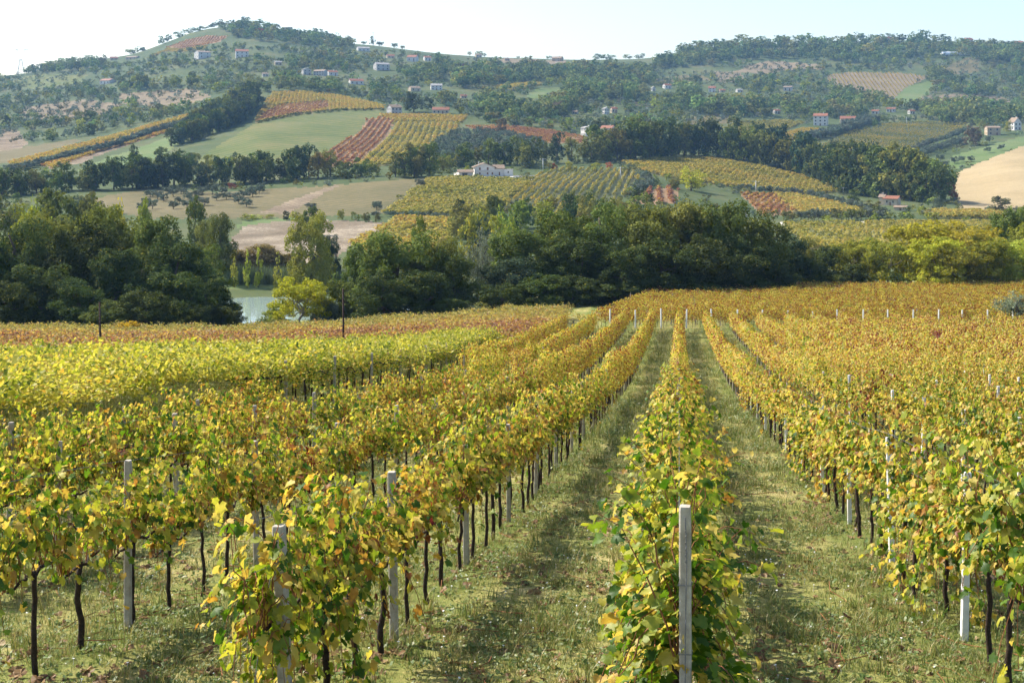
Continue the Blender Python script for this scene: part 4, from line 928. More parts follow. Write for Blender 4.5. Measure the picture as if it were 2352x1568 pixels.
# ---- the 300 largest of each kind become things; the rest are stuff ----
def build_trees():
    zz = G(np.array([d['X'] for d in TREES]), np.array([d['Y'] for d in TREES]))
    for d, z_ in zip(TREES, zz): d['Z'] = float(z_)
    hs = [(h[0], h[1], h[2], h[4]) for h in HOUSES]
    def hides(d):
        if d['always'] or d['Y'] < 330: return False
        u, yb_ = CXP + FPX*d['X']/d['Y'], HYP - FPX*d['Z']/d['Y']; top = yb_ - d['h']/d['Y']*FPX; hw = d['w']/d['Y']*FPX*0.5
        return any(abs(u - a) < hw + b*0.5 + 1 and yb_ > y_ - c*0.5 and top < y_ - c*0.12 for a, y_, b, c in hs)
    TREES[:] = [d for d in TREES if not hides(d)]
    fams = {'olive': [], 'tree': []}
    for d in TREES:
        d['px'] = d['h']/d['Y']*FPX; u = CXP + FPX*d['X']/d['Y']; d['u'] = u
        d['in'] = -60 < u < 2412
        fams['olive' if d['kind'].startswith('olive') else 'tree'].append(d)
    things = []; rest = []
    for fam, lst in fams.items():
        lst.sort(key=lambda d: -(d['px']*(1.0 if d['in'] else 0.01) + (1000 if d['always'] and d['in'] else 0)))
        things += lst[:300]; rest += lst[300:]
    groups = {}
    for d in things: groups.setdefault((d['cl'], d['noun']), []).append(d)
    for (cl, noun), lst in groups.items():
        lst.sort(key=lambda d: d['u'])
        for k, d in enumerate(lst):
            cm, tm = KIND[d['kind']][R.randrange(len(KIND[d['kind']]))]
            e = empty(d['name'], (d['X'], d['Y'], d['Z'] - 0.02*d['h']), R.uniform(0, 6.28), (d['w'], d['w'], d['h']))
            link('trunk', tm, e); co = link('crown', cm, e); co['leafcol'] = [float(x) for x in d['col']]
            if len(lst) == 1: lab = '%s %s %s' % (noun, 'at the' if not cl.startswith('by') else '', cl)
            else: lab = '%s %s from the left, %s' % (ordinal(k), noun, cl)
            lab = ' '.join(lab.split())
            tag(e, lab, 'olive tree' if d['name'] == 'olive_tree' else 'shrub' if d['name'] in ('shrub', 'bush', 'reed_clump') else 'tree', cl)
    # the uncounted rest, one scatter per sort
    by = {}
    for d in rest: by.setdefault((d['kind'], d['cl']), []).append(d)
    merged = {}
    for (kd, cl), lst in by.items(): merged.setdefault(kd, []).extend(lst)
    nm = {'olive': ('olive_woodland', 'mass of silvery olive trees across the far slopes', 'olive grove'), 'oak': ('woodland', 'mass of dark trees covering the far slopes', 'wood'),
          'bush': ('shrubland', 'mass of green shrubs dotted over the far slopes', 'shrubs'), 'yellow': ('yellowing_woodland', 'yellowing trees scattered through the far woods', 'wood'), 'cypress': ('conifer_wood', 'dark conifers on the ridge', 'wood'), 'tall': ('tall_woodland', 'tall dark trees in the far belts', 'wood')}
    for kd, lst in merged.items():
        base = kd.split('_')[0]
        objs = [v[0] for v in KIND[kd]]
        col = lib(kd + '_source', objs)
        P = [(d['X'], d['Y'], d['Z']) for d in lst]
        S = [(d['w'], d['w'], d['h']) for d in lst]
        n_ = nm.get(base, nm['oak'])
        scatter_obj(n_[0], P, col, rs.randint(0, len(objs), len(P)), scl=np.array(S), col=[d['col'] for d in lst], label=n_[1], cat=n_[2])
build_trees()
print('TREES', len(TREES))
# =====================================================================
# the vineyard: rows, posts, pergola, far vine fields
# =====================================================================
LEAFO = np.array([(0,0.04),(0.20,-0.20),(0.46,-0.06),(0.42,0.20),(0.62,0.44),(0.36,0.54),(0.30,0.76),(0,1.0),(-0.30,0.76),(-0.36,0.54),(-0.62,0.44),(-0.42,0.20),(-0.46,-0.06),(-0.20,-0.20)])
def leaf_xyz(rng):
    """a five-lobed vine leaf one unit long, cupped and a little twisted"""
    o = LEAFO.copy(); o = o*(1 + rng.normal(0, 0.05, o.shape))
    P = np.vstack([[(0, 0.32)], o]); z = -rng.uniform(0.1, 0.9)*P[:, 0]**2 - rng.uniform(-0.2, 0.7)*(P[:, 1]-0.3)**2 + rng.uniform(-0.25, 0.25)*P[:, 0]*P[:, 1]
    z = z + rng.normal(0, 0.04, len(z)) + rng.uniform(-0.15, 0.75)*np.abs(P[:, 0])
    return np.column_stack([P, z])
LEAFT = np.array([(0, k+1, (k+1) % 14 + 1) for k in range(14)])
def frames(Nn, tip):
    B = unit(tip - (tip*Nn).sum(1, keepdims=True)*Nn); A = np.cross(B, Nn)
    return A, B
def leaf_cloud(P, Nn, tip, size, rng, nshape=10):
    sh = [leaf_xyz(rng) for _ in range(nshape)]; A, B = frames(Nn, tip)
    k = rng.randint(0, nshape, len(P)); S = np.array(sh)[k]*np.asarray(size)[:, None, None]
    V = P[:, None] + S[..., 0:1]*A[:, None] + S[..., 1:2]*B[:, None] + S[..., 2:3]*Nn[:, None]
    T = LEAFT[None] + (np.arange(len(P))*15)[:, None, None]
    return V.reshape(-1, 3), T.reshape(-1, 3)
def tint_draw(rng, n):
    """mostly yellow-green, some green, gold, a few brown and red"""
    t = np.clip(rng.normal(0.53, 0.21, n), 0.05, 0.9)
    s = rng.rand(n); t[s < 0.13] = rng.uniform(0.0, 0.25, (s < 0.13).sum()); t[s > 0.88] = rng.uniform(0.78, 1.08, (s > 0.88).sum())
    return t
def vine_parts(seed, low=False, lush=1.0):
    """trunk, cordon and canes, leaves of one trained vine; x runs along the row"""
    rng = np.random.RandomState(seed)
    tr = MB(); zc = rng.uniform(0.78, 0.95)
    k = 9; zz = np.linspace(-0.06, zc, k); wob = np.cumsum(rng.normal(0, 0.014, (k, 2)), 0)
    wob -= np.linspace(0, 1, k)[:, None]*wob[-1]*0.6
    tr.tube(np.column_stack([wob, zz]), np.linspace(0.026, 0.020, k)*rng.uniform(0.85, 1.2), 7)
    top = np.array([wob[-1, 0], wob[-1, 1], zc])
    for s in (-1, 1):
        n = 6; xs = np.linspace(0, s*rng.uniform(0.45, 0.56), n)
        tr.tube(np.column_stack([top[0] + xs, top[1]*np.linspace(1, 0, n) + rng.normal(0, 0.012, n), zc + rng.normal(0, 0.02, n) - 0.02*np.abs(np.linspace(0, 1, n))]), np.linspace(0.018, 0.010, n), 6)
    cn = MB(); LP, LN, LT, LS = [], [], [], []
    nc = int(rng.randint(20, 26)*lush)
    for c in range(nc):
        x0 = rng.uniform(-0.56, 0.56); side = rng.choice([-1, 1]); ln = rng.uniform(0.7, 1.4)
        lean = side*rng.uniform(0.02, 0.34); drift = rng.normal(0, 0.22); hang = rng.uniform(0.0, 0.55) if rng.rand() < 0.65 else rng.uniform(0.6, 1.3)
        m = 9; t = np.linspace(0, 1, m)
        px = x0 + drift*t*ln; py = lean*ln*t*(0.6 + 0.6*t); pz = zc + ln*t*0.92 - hang*ln*t**2.6
        Pc = np.column_stack([px, py, pz]) + rng.normal(0, 0.012, (m, 3)); Pc[0] = (x0, 0, zc)
        cn.tube(Pc, np.linspace(0.006, 0.0025, m), 4, cap=False)
        nl = int(ln*rng.uniform(16, 25))
        for j in range(nl):
            f = rng.uniform(0.02, 1.0)**0.8; p = np.array([np.interp(f, t, Pc[:, i]) for i in range(3)])
            ang = rng.uniform(0, 6.28); d = rng.uniform(0.02, 0.10)
            p = p + np.array([math.cos(ang)*d, math.sin(ang)*d*1.1, rng.normal(0.0, 0.035)])
            sd = np.sign(p[1]) if abs(p[1]) > 0.04 else rng.choice([-1, 1])
            LP.append(p); LN.append(np.array([rng.normal(0, 0.5), sd*0.75 + rng.normal(0, 0.45), 0.45 + rng.normal(0, 0.4)])); LT.append(np.array([rng.normal(0, 0.5), rng.normal(0, 0.4) + 0.25*sd, -0.85 + rng.normal(0, 0.4)])); LS.append(0.035 + 0.065*rng.beta(1.6, 1.8))
    if low:                         # the end of a row is leafy down to the grass
        for c in range(16):
            x0 = rng.uniform(-0.5, 0.5); side = rng.choice([-1, 1]); m = 8; t = np.linspace(0, 1, m); ln = rng.uniform(0.6, 1.1)
            Pc = np.column_stack([x0 + rng.normal(0, 0.3)*t, side*(0.12 + 0.28*rng.rand()*t), zc + 0.22*np.sin(t*3) - ln*t**1.4])
            cn.tube(Pc, np.linspace(0.004, 0.002, m), 4, cap=False)
            for j in range(int(26*ln)):
                f = rng.uniform(0.1, 1); p = np.array([np.interp(f, t, Pc[:, i]) for i in range(3)]) + rng.normal(0, 0.06, 3)
                p[2] = max(p[2], 0.06)
                LP.append(p); LN.append(np.array([rng.normal(0, 0.6), side*0.7 + rng.normal(0, 0.4), 0.5 + rng.normal(0, 0.4)])); LT.append(np.array([rng.normal(0, 0.5), 0.2*side, -0.9])); LS.append(rng.uniform(0.05, 0.095))
    P = np.array(LP); Nn = unit(np.array(LN)); T = np.array(LT); S = np.array(LS); tint = tint_draw(rng, len(P))
    return tr, cn, P, Nn, T, S, tint, rng
# a stock of vines, each with its own habit
VT, VC, VF, VRAW = [], [], [], []
for v in range(16):
    tr, cn, P, Nn, T, S, tint, rng = vine_parts(300 + v, low=v >= 13, lush=1.0 if v < 13 else 1.05)
    VT.append(tr.data('vine_trunk', M_BARK, True)); VC.append(cn.data('vine_canes', M_CANE, True))
    V, Tr = leaf_cloud(P, Nn, T, S, rng)
    VF.append(mesh('vine_foliage', V, Tr, M_VINE, {'tint': np.repeat(tint, 14)}, True)); VRAW.append((P, Nn, T, S, tint))
# single leaves for the vines nearest the viewer
LEAF_BINS = 12; LEAF_MESH = []
_r = np.random.RandomState(9)
for b_ in range(LEAF_BINS):
    LEAF_MESH.append([mesh('vine_leaf', leaf_xyz(_r), LEAFT, M_VINE, {'tint': np.full(14, (b_ + 0.5)/LEAF_BINS*1.05)}, True) for _ in range(3)])

SLX = 0.128                                       # the rows run a little to the right of straight ahead
ROWA = math.atan2(1.0, SLX)
RSP = 2.8
def rowx(k, Y): return SLX*Y + RSP*k
def rowname(k):
    if k == 0: return 'central row'
    return '%s row %s of the central row' % (ordinal(abs(k)-1), 'left' if k < 0 else 'right')
def row_warm(k, Y):
    """the vines turn from yellow-green near by to gold and rust down the slope"""
    f = np.clip((Y - 16)/60.0, 0, 1)
    side = 0.06*np.clip(k, 0, 8)/8
    return 0.22 + 0.50*f + side + 0.08*np.sin(k*2.7 + Y*0.33)*np.sin(Y*0.21 + k)

# ---- posts ----
def post_mesh(seed, h, wd, capd=True):
    rng = np.random.RandomState(seed); m = MB(); n = 6
    for i in range(n):
        pass
    zs = np.array([-0.25, 0.0, h*0.3, h*0.6, h*0.9, h - 0.012, h]); f = np.array([1.05, 1.03, 1.0, 0.985, 0.97, 0.96, 0.88])
    c = wd/2; b = c*0.72
    ring = np.array([(-c,-b),(-b,-c),(b,-c),(c,-b),(c,b),(b,c),(-b,c),(-c,b)])
    V = np.concatenate([np.column_stack([ring*ff + rng.normal(0, wd*0.012, ring.shape), np.full(8, z)]) for z, ff in zip(zs, f)])
    q = [(i*8 + k, i*8 + (k+1) % 8, (i+1)*8 + (k+1) % 8, (i+1)*8 + k) for i in range(len(zs)-1) for k in range(8)]
    bt = (len(zs)-1)*8; t = [(bt, bt+k, bt+k+1) for k in range(1, 7)]
    m.add(V, q=q, t=t)
    return m
POSTM = [post_mesh(k, 1.0, 1.0).data('post_shaft', M_CONC) for k in range(4)]
POSTW = [post_mesh(k + 30, 1.0, 1.0).data('post_shaft', M_WHITECONC) for k in range(4)]
def tie_mesh(w_, z):
    m = MB(); c = w_/2 + 0.004
    m.tube([(-c,-c,z),(c,-c,z+0.004),(c,c,z),(-c,c,z-0.004),(-c,-c,z)], 0.003, 5, cap=False)
    return m
def put_post(X, Y, h, wd, label, group, lean=(0, 0), ties=(), rz=0.0, wht=False):
    o = empty('concrete_post', (X, Y, g1(X, Y))); o.rotation_euler = (lean[0], lean[1], rz + R.uniform(-0.12, 0.12))
    s = link('shaft', (POSTW if rz > 0.5 or wht else POSTM)[R.randrange(4)], o); s.scale = (wd, wd, h)
    for z in ties: tie_mesh(wd, z).build('wire_tie', M_WIRE, o)
    tag(o, label, 'post', group); return o
PSTEP, PY0 = 4.2, 8.55
posts = []; far_posts = []
for k in range(-4, 24):
    j = 0
    while True:
        Y = PY0 + PSTEP*j + 0.12*math.sin(k*3.1 + j*1.7) + (0.2*abs(k) if j else 0.1*abs(k))
        if Y > (136 if k > -3 else 128): break
        X = rowx(k, Y); u = CXP + FPX*X/Y
        if k == -4 and 36 < Y < 68: j += 1; continue
        if -120 < u < 2470:
            if Y < 62: posts.append((k, j, X, Y))
            else: far_posts.append((X, Y))
        j += 1
cnt = {}
for (k, j, X, Y) in posts:
    n_ = cnt.setdefault(k, 0); cnt[k] += 1
    h = R.uniform(1.56, 1.76); wd = R.uniform(0.066, 0.078)
    if k == 0 and j == 0:
        lab = 'tall grey concrete end post with wires at the head of the central vine row'; h = 1.86; wd = 0.078; X += 0.045
    elif k == -1 and j == 0:
        lab = 'leaning grey concrete end post among green leaves left of the central row'; h = 1.63; wd = 0.085; Y = 9.15; X = rowx(-1, Y) + 0.06
    else:
        if k == 0 and j < 4: h = 1.42
        lab = '%s post, %s from the near end, %s' % ('white' if k > 0 else 'grey concrete', ordinal(n_), rowname(k))
    o = put_post(X, Y, h, wd, lab, 'concrete posts along the vine rows', (R.gauss(0, 0.015), R.gauss(0, 0.02) if not (k == -1 and j == 0) else -0.045), ties=(0.9, 1.35) if Y < 24 else (), rz=-0.12, wht=k > 0)
    if k == 0 and j == 0:
        w_ = MB().tube([(0.005,-0.052,1.80),(0.012,-0.056,1.5),(0.006,-0.06,1.2),(0.0,-0.075,0.6),(-0.03,-0.16,0.0)], 0.0045, 6); w_.build('anchor_wire', M_WIRE, o)
        w2 = MB(); zz = np.linspace(1.5, 1.72, 20); w2.tube(np.column_stack([0.008 + 0.007*np.cos(zz*160), -0.056 + 0.007*np.sin(zz*160), zz]), 0.0025, 5); w2.build('wire_twist', M_WIRE, o)
    if k == -1 and j == 0:
        w_ = MB().tube([(0.0,-0.055,1.55),(-0.10,-0.15,0.9),(-0.22,-0.3,0.0)], 0.004, 6); w_.build('anchor_wire', M_WIRE, o)

# second block of vines beyond the grass track: a line of white posts stands at its head
B2Y = 143.0
for i in range(17):
    X = SLX*B2Y - 7.6 + 2.8*i; Y = B2Y + 0.05*2.8*i - 0.35 + 0.15*math.sin(i*2.3)
    put_post(X, Y, R.uniform(1.9, 2.2), 0.14, 'white post, %s from the left, heading the far vine block' % ordinal(i), 'white posts heading the far vine block', (R.gauss(0, 0.02), R.gauss(0, 0.02)), rz=0.7)
for k in range(-2, 26):
    for j in range(1, 13):
        Y = B2Y + 4.9*j + 0.4*math.sin(k*2.2 + j) + 0.14*k; X = rowx(k, Y) - 0.9
        if CXP + FPX*X/Y < 2450: far_posts.append((X, Y))

# ---- vines, the 300 nearest as things ----
cand = []; farseg = []
for k in range(-4, 24):
    Y = 9.0 + 0.3*math.sin(k*5.0) ; i = 0
    while Y < (136 if k > -3 else 128):
        X = rowx(k, Y); u = CXP + FPX*X/Y
        if -160 < u < 2520 and not (k == -4 and 36 < Y < 68): cand.append((Y, X, k, i))
        Y += 1.04; i += 1
cand.sort()
nearv, restv = cand[:302], cand[302:]
YLIM = nearv[-1][0]
by_row = {}
nearv = [c for c in nearv if not (c[2] == 1 and 16.0 < c[0] < 17.06)]       # a missing vine leaves a post bare
for (Y, X, k, i) in nearv: by_row.setdefault(k, []).append((Y, X, i))
near_leaf_vines = 0
for k, lst in sorted(by_row.items()):
    lst.sort()
    for n_, (Y, X, i) in enumerate(lst):
        end = (i < 2 and k in (-1, 0)) or (k == 1 and R.random() < 0.18); v = (13 + (i + abs(k)) % 3) if end else R.randrange(13)
        X += R.gauss(0, 0.04)
        e = empty('grapevine', (X, Y, g1(X, Y)), ROWA + (math.pi if R.random() < 0.5 else 0) + R.gauss(0, 0.06))
        sc_ = R.uniform(0.94, 1.12) if R.random() > 0.07 else 0.82; e.scale = (1.0, R.uniform(0.9, 1.15)*(1.22 if k == 0 else 1.0), sc_)
        warm = float(row_warm(k, Y)) + R.gauss(0, 0.13) - (0.13 if end and k == -1 else 0)
        if R.random() < 0.05: warm += 0.28
        link('trunk', VT[v], e); link('canes', VC[v], e)
        if Y < 11.2 and k in (-1, 0):
            P, Nn, T, S, tint = VRAW[v]; A, B = frames(Nn, T); idx = np.random.RandomState(i + 50*k + 99).permutation(len(P))
            # the leaves one can pick out one by one are pieces of their own
            for j in idx[:290]:
                t_ = tint[j]
                if k == 0 and i == 0 and P[j][2] < 0.5 and P[j][0]*P[j][1] > 0: t_ = 1.0
                o = link('leaf', LEAF_MESH[min(LEAF_BINS-1, max(0, int(t_*LEAF_BINS/1.05)))][int(j) % 3], e)
                s_ = float(S[j]); M = Matrix(((A[j][0], B[j][0], Nn[j][0], P[j][0]), (A[j][1], B[j][1], Nn[j][1], P[j][1]), (A[j][2], B[j][2], Nn[j][2], P[j][2]), (0, 0, 0, 1)))
                o.matrix_local = M @ Matrix.Diagonal((s_, s_, s_, 1)); o['warm'] = warm
            rest_ = idx[290:]
            if len(rest_) > 5:
                V, Tr = leaf_cloud(P[rest_], Nn[rest_], T[rest_], S[rest_], np.random.RandomState(i))
                f = link('foliage', mesh('vine_foliage', V, Tr, M_VINE, {'tint': np.repeat(tint[rest_], 14)}, True), e); f['warm'] = warm; f['kind'] = 'stuff'
        else:
            f = link('foliage', VF[v], e); f['warm'] = warm; f['kind'] = 'stuff'
        lab = 'grapevine, %s from the near end, %s' % (ordinal(n_), rowname(k))
        tag(e, lab, 'grapevine', 'grapevines in the near rows')

# ---- trellis wires of the rows close by ----
for k in range(-3, 4):
    for hz, nm in ((0.92, 'lower'), (1.38, 'middle'), (1.72, 'upper')):
        Ys = np.arange(8.6, 44, 1.4); Xs = rowx(k, Ys); Zs = G(Xs, Ys) + hz + 0.008*np.sin(Ys*1.5)
        u = CXP + FPX*Xs/Ys; s_ = (u > -300) & (u < 2600)
        if s_.sum() < 3: continue
        P = np.column_stack([Xs, Ys, Zs])[s_]
        o = MB().tube(P, 0.0022, 4).build('trellis_wire', M_WIRE)
        tag(o, '%s trellis wire of the %s' % (nm, rowname(k)), 'wire', 'trellis wires')

# ---- the rest of the rows: nobody could count them ----
def far_vine_mesh(seed, length, n, size, zlo, zhi, wid, mat, trunks=2, mb_mat=M_BARK, flatn=0.45):
    rng = np.random.RandomState(seed)
    x = rng.uniform(-length/2, length/2, n); z = zlo + (zhi - zlo)*rng.beta(1.6, 1.3, n)
    prof = wid*(0.45 + 0.55*np.sin(np.clip((z - zlo)/(zhi - zlo), 0, 1)*2.6 + 0.35)); y = rng.uniform(-1, 1, n); y = np.sign(y)*np.abs(y)**0.6*prof*(0.8 + 0.35*np.sin(x*4 + seed))
    z = z + 0.10*np.sin(x*3.1 + seed*1.3) + 0.07*np.sin(x*7.7 + seed)
    P = np.column_stack([x, y, z])
    Nn = unit(np.column_stack([rng.normal(0, 0.5, n), np.sign(y)*0.8 + rng.normal(0, 0.4, n), flatn + rng.normal(0, 0.4, n)]))
    V, Q = cards(P, Nn, size*rng.uniform(0.65, 1.35, n), rng, (0.7, 1.0))
    me = mesh('vine_row', V, Q, mat, {'tint': tint_draw(rng, n)})
    return me
def trunk_set(seed, length, n, h):
    rng = np.random.RandomState(seed); m = MB()
    for i in range(n):
        x = (i + 0.5)*length/n - length/2 + rng.normal(0, 0.05)
        m.tube([(x, 0, -0.1), (x + rng.normal(0, 0.03), rng.normal(0, 0.03), h*0.5), (x, 0, h)], 0.024, 5, cap=False)
    return m.data('vine_trunks', M_BARK, True)
MIDV = [far_vine_mesh(40 + k, 1.15, 470, 0.095, 0.66, 2.12, 0.40, M_VINE) for k in range(6)]
FARV = [far_vine_mesh(60 + k, 2.2, 480, 0.135, 0.66, 2.12, 0.40, M_VINE) for k in range(6)]
TRK1 = [trunk_set(k, 1.04, 1, 0.9) for k in range(4)]; TRK2 = [trunk_set(k + 9, 2.1, 2, 0.9) for k in range(3)]
mid_src = lib('mid_vine_source', MIDV + TRK1); far_src = lib('far_vine_source', FARV + TRK2)
Pm, Im, Wm, Pf, If, Wf = [], [], [], [], [], []
for (Y, X, k, i) in restv:
    if Y < 75 and R.random() > 0.03:
        if k == -3 and 36 < Y < 68 and R.random() < 0.25: continue
        w_ = float(row_warm(k, Y)) + R.gauss(0, 0.13) + (0.4 if R.random() < 0.05 else 0)
        Pm += [(X, Y), (X, Y)]; Im += [R.randrange(6), 6 + R.randrange(4)]; Wm += [w_, w_]
for k in range(-4, 26):
    Y = 75.0
    while Y < (136 if k > -3 else 128):
        X = rowx(k, Y)
        if CXP + FPX*X/Y < 2520:
            w_ = float(row_warm(k, Y)) + R.gauss(0, 0.14) + (0.35 if R.random() < 0.05 else 0)
            Pf += [(X, Y), (X, Y)]; If += [R.randrange(6), 6 + R.randrange(3)]; Wf += [w_, w_]
        Y += 2.1
PB, IB, WB = [], [], []
for j in range(26):                     # here the rows run across the slope
    Y0 = B2Y + 0.3 + 2.45*j
    x0 = SLX*Y0 - 8.5 + 0.35*j; X = x0
    while X < 0.46*Y0:
        Y = Y0 + 0.05*(X - x0)
        w_ = 0.80 + 0.10*math.sin(j*1.3 + X*0.1) + R.gauss(0, 0.10)
        PB += [(X, Y), (X, Y)]; IB += [R.randrange(6), 6 + R.randrange(3)]; WB += [w_, w_]
        X += 2.1
def zed(PL, dz=0.0):
    A = np.array(PL, float); return np.column_stack([A, G(A[:, 0], A[:, 1]) + dz])
scatter_obj('vine_rows', zed(Pm), mid_src, Im, rz=ROWA + np.where(rs.rand(len(Im)) < 0.5, math.pi, 0) + rs.normal(0, 0.05, len(Im)), warm=Wm, scl=np.column_stack([np.ones(len(Im)), rs.uniform(0.9, 1.15, len(Im)), rs.uniform(0.93, 1.08, len(Im))]), label='golden vine rows running down the middle of the slope', cat='vines')
scatter_obj('far_vine_rows', zed(Pf), far_src, If, rz=ROWA + np.where(rs.rand(len(If)) < 0.5, math.pi, 0), warm=Wf, scl=np.column_stack([np.ones(len(If)), rs.uniform(0.9, 1.2, len(If)), rs.uniform(0.92, 1.1, len(If))]), label='rust and gold vine rows at the bottom of the slope', cat='vines')
scatter_obj('cross_vine_rows', zed(PB), far_src, IB, rz=0.05 + np.where(rs.rand(len(IB)) < 0.5, math.pi, 0), warm=WB, scl=np.column_stack([np.ones(len(IB)), rs.uniform(0.9, 1.2, len(IB)), rs.uniform(0.92, 1.1, len(IB))]), label='rust-gold vine block running across the slope behind the white posts', cat='vines')
fpm = lib('post_source', [post_mesh(20 + k, 1.8, 0.10).data('far_post', M_CONC) for k in range(2)])
scatter_obj('vineyard_stakes', zed(far_posts), fpm, rs.randint(0, 2, len(far_posts)), rz=np.zeros(len(far_posts)), scl=rs.uniform(0.94, 1.08, len(far_posts)), label='pale stakes showing through the far vine rows', cat='stakes', tilt=0.02)

# ---- vine pergola on the left: a flat roof of leaves on dark trunks ----
def roof_mesh(seed, sz, n, size, mat, bump=0.22, up=0.28):
    rng = np.random.RandomState(seed)
    x = rng.uniform(-sz/2, sz/2, n); y = rng.uniform(-sz/2, sz/2, n)
    z = bump*(np.sin(x*2.1 + seed)*np.sin(y*1.7 + seed*2) ) + rng.normal(0, 0.10, n)
    sp = rng.rand(n) < up; z[sp] += rng.uniform(0.0, 0.32, sp.sum())
    Nn = unit(np.column_stack([rng.normal(0, 0.55, n), rng.normal(0, 0.55, n), np.full(n, 0.75)]))
    V, Q = cards(np.column_stack([x, y, z]), Nn, size*rng.uniform(0.65, 1.35, n), rng, (0.7, 1.0))
    return mesh('leaf_roof', V, Q, mat, {'tint': np.clip(rng.normal(0.42, 0.2, n), 0, 0.9)})
ROOF = [roof_mesh(k, 2.0, 520, 0.125, M_PERG) for k in range(6)]
roof_src = lib('pergola_source', ROOF)
PXR = -14.4                                      # right edge of the pergola, metres left of the central row
def clumps(X, Y): return np.sin(X*0.35 + 1.3*np.sin(Y*0.21))*np.sin(Y*0.30 + 1.1*np.sin(X*0.27))
Pp, Wp, Sp = [], [], []
xs = np.arange(-60, PXR + 0.1, 1.45)
for Y in np.arange(25.5, 104, 1.45):
    for dx in xs:
        X = SLX*Y + dx; u = CXP + FPX*X/Y
        if u < -260 or Y > 77 + 25*np.clip((u - 200)/900, 0, 1): continue
        c_ = clumps(X, Y)
        Pp.append((X + R.gauss(0, 0.15), Y + R.gauss(0, 0.15), 1.72 - 0.25*min(1, max(0, (Y - 50)/25)) + 0.22*c_ + (0.3 if dx > PXR - 4 and Y > 38 else 0) + R.gauss(0, 0.07))); Wp.append(0.70 - 0.34*max(0, c_) - 0.22*min(1, max(0, (Y - 40)/40)) + R.gauss(0, 0.08)); Sp.append(R.uniform(0.85, 1.15))
Pp = np.array(Pp); Pp[:, 2] += G(Pp[:, 0], Pp[:, 1])
scatter_obj('pergola_foliage', Pp, roof_src, rs.randint(0, 6, len(Pp)), warm=Wp, scl=np.column_stack([Sp, Sp, np.array(Sp)*rs.uniform(0.8, 1.5, len(Sp))]), label='flat yellow-green roof of pergola vine leaves', cat='foliage')
# red and orange pergola vines behind it
Pq, Wq = [], []
for Y in np.arange(74, 164, 1.5):
    for dx in np.arange(-110, PXR + 1.0, 1.5):
        X = SLX*Y + dx; u = CXP + FPX*X/Y
        lim = 77 + 25*np.clip((u - 200)/900, 0, 1)
        far_ = 158 - 4*np.clip((600 - u)/600, 0, 1)
        if u < -220 or Y < lim + 1.2 or Y > far_: continue
        f = (Y - lim)/(far_ - lim)
        red = math.exp(-((f - 0.22)/0.25)**2)*np.clip((u - 300)/500, 0.6, 1)
        w_ = 0.86 + 0.5*red - 0.5*max(0, f - 0.62)*2 + R.gauss(0, 0.07) + 0.05*math.sin(X*0.4)*math.sin(Y*0.3)
        Pq.append((X + R.gauss(0, 0.15), Y + R.gauss(0, 0.15), 1.4 + 0.25*clumps(X*1.3, Y*1.3) + R.gauss(0, 0.07))); Wq.append(w_)
Pq = np.array(Pq); Pq[:, 2] += G(Pq[:, 0], Pq[:, 1])
ROOF2 = [roof_mesh(30 + k, 2.1, 300, 0.18, M_GOLD) for k in range(5)]
scatter_obj('red_pergola_foliage', Pq, lib('red_pergola_source', ROOF2), rs.randint(0, 5, len(Pq)), warm=Wq, scl=rs.uniform(0.9, 1.2, len(Pq)), label='flat roof of red and orange vine leaves behind the pergola', cat='foliage')
# trunks and props along the open side
PT = [vine_parts(500 + k)[0].data('pergola_trunk', M_BARK, True) for k in range(4)]
n_ = 0
for line in range(3):
    Y = 30.0 + line*0.9
    while Y < 101:
        X = SLX*Y + PXR + 0.1 - line*2.3
        u = CXP + FPX*X/Y
        if u > 560:
            e = empty('pergola_vine', (X + R.gauss(0, 0.1), Y, g1(X, Y)), R.uniform(0, 6.28), (1.5, 1.5, 2.05)); link('trunk', PT[R.randrange(4)], e)
            h_ = link('foliage', MIDV[R.randrange(6)], e); h_.location = (0, 0, 0.32); h_.scale = (0.7, 0.7, 0.32); h_['warm'] = 0.18; h_['kind'] = 'stuff'
            tag(e, 'dark-trunked pergola vine, %s along the %s line of the open side' % (ordinal(n_), ORD[line]), 'grapevine', 'pergola vines along the open side'); n_ += 1
        Y += R.uniform(1.7, 2.4)
    n_ = 0
for j, Y in enumerate(np.arange(34, 102, 6.5)):
    X = SLX*Y + PXR + 0.25
    if CXP + FPX*X/Y < 540: continue
    put_post(X, float(Y), 2.15, 0.11, 'grey pergola prop, %s along the open side' % ordinal(j), 'pergola props', (0, R.gauss(0, 0.03)))

# ---- vines in the far fields ----
def clump_mesh(seed, L_, n, size, h, wd, mat):
    rng = np.random.RandomState(seed)
    x = rng.uniform(-L_/2, L_/2, n); z = h*(0.35 + 0.65*rng.rand(n)**0.7); y = rng.normal(0, wd*0.4, n)
    Nn = unit(np.column_stack([rng.normal(0, 0.5, n), np.sign(y)*0.6 + rng.normal(0, 0.4, n), 0.6 + rng.normal(0, 0.3, n)]))
    V, Q = cards(np.column_stack([x, y, z]), Nn, size*rng.uniform(0.7, 1.3, n), rng, (0.7, 1.0))
    return mesh('vine_clump', V, Q, mat, {'tint': np.clip(rng.normal(0.45, 0.18, n), 0, 0.9)})
CL = {'yel': [clump_mesh(80 + k, 3.4, 80, 0.75, 1.7, 1.7, M_GOLD) for k in range(5)],
      'red': [clump_mesh(90 + k, 3.4, 46, 0.7, 1.5, 0.9, M_GOLD) for k in range(4)],
      'row': [clump_mesh(95 + k, 3.4, 60, 0.5, 1.6, 0.5, M_GOLD) for k in range(4)]}
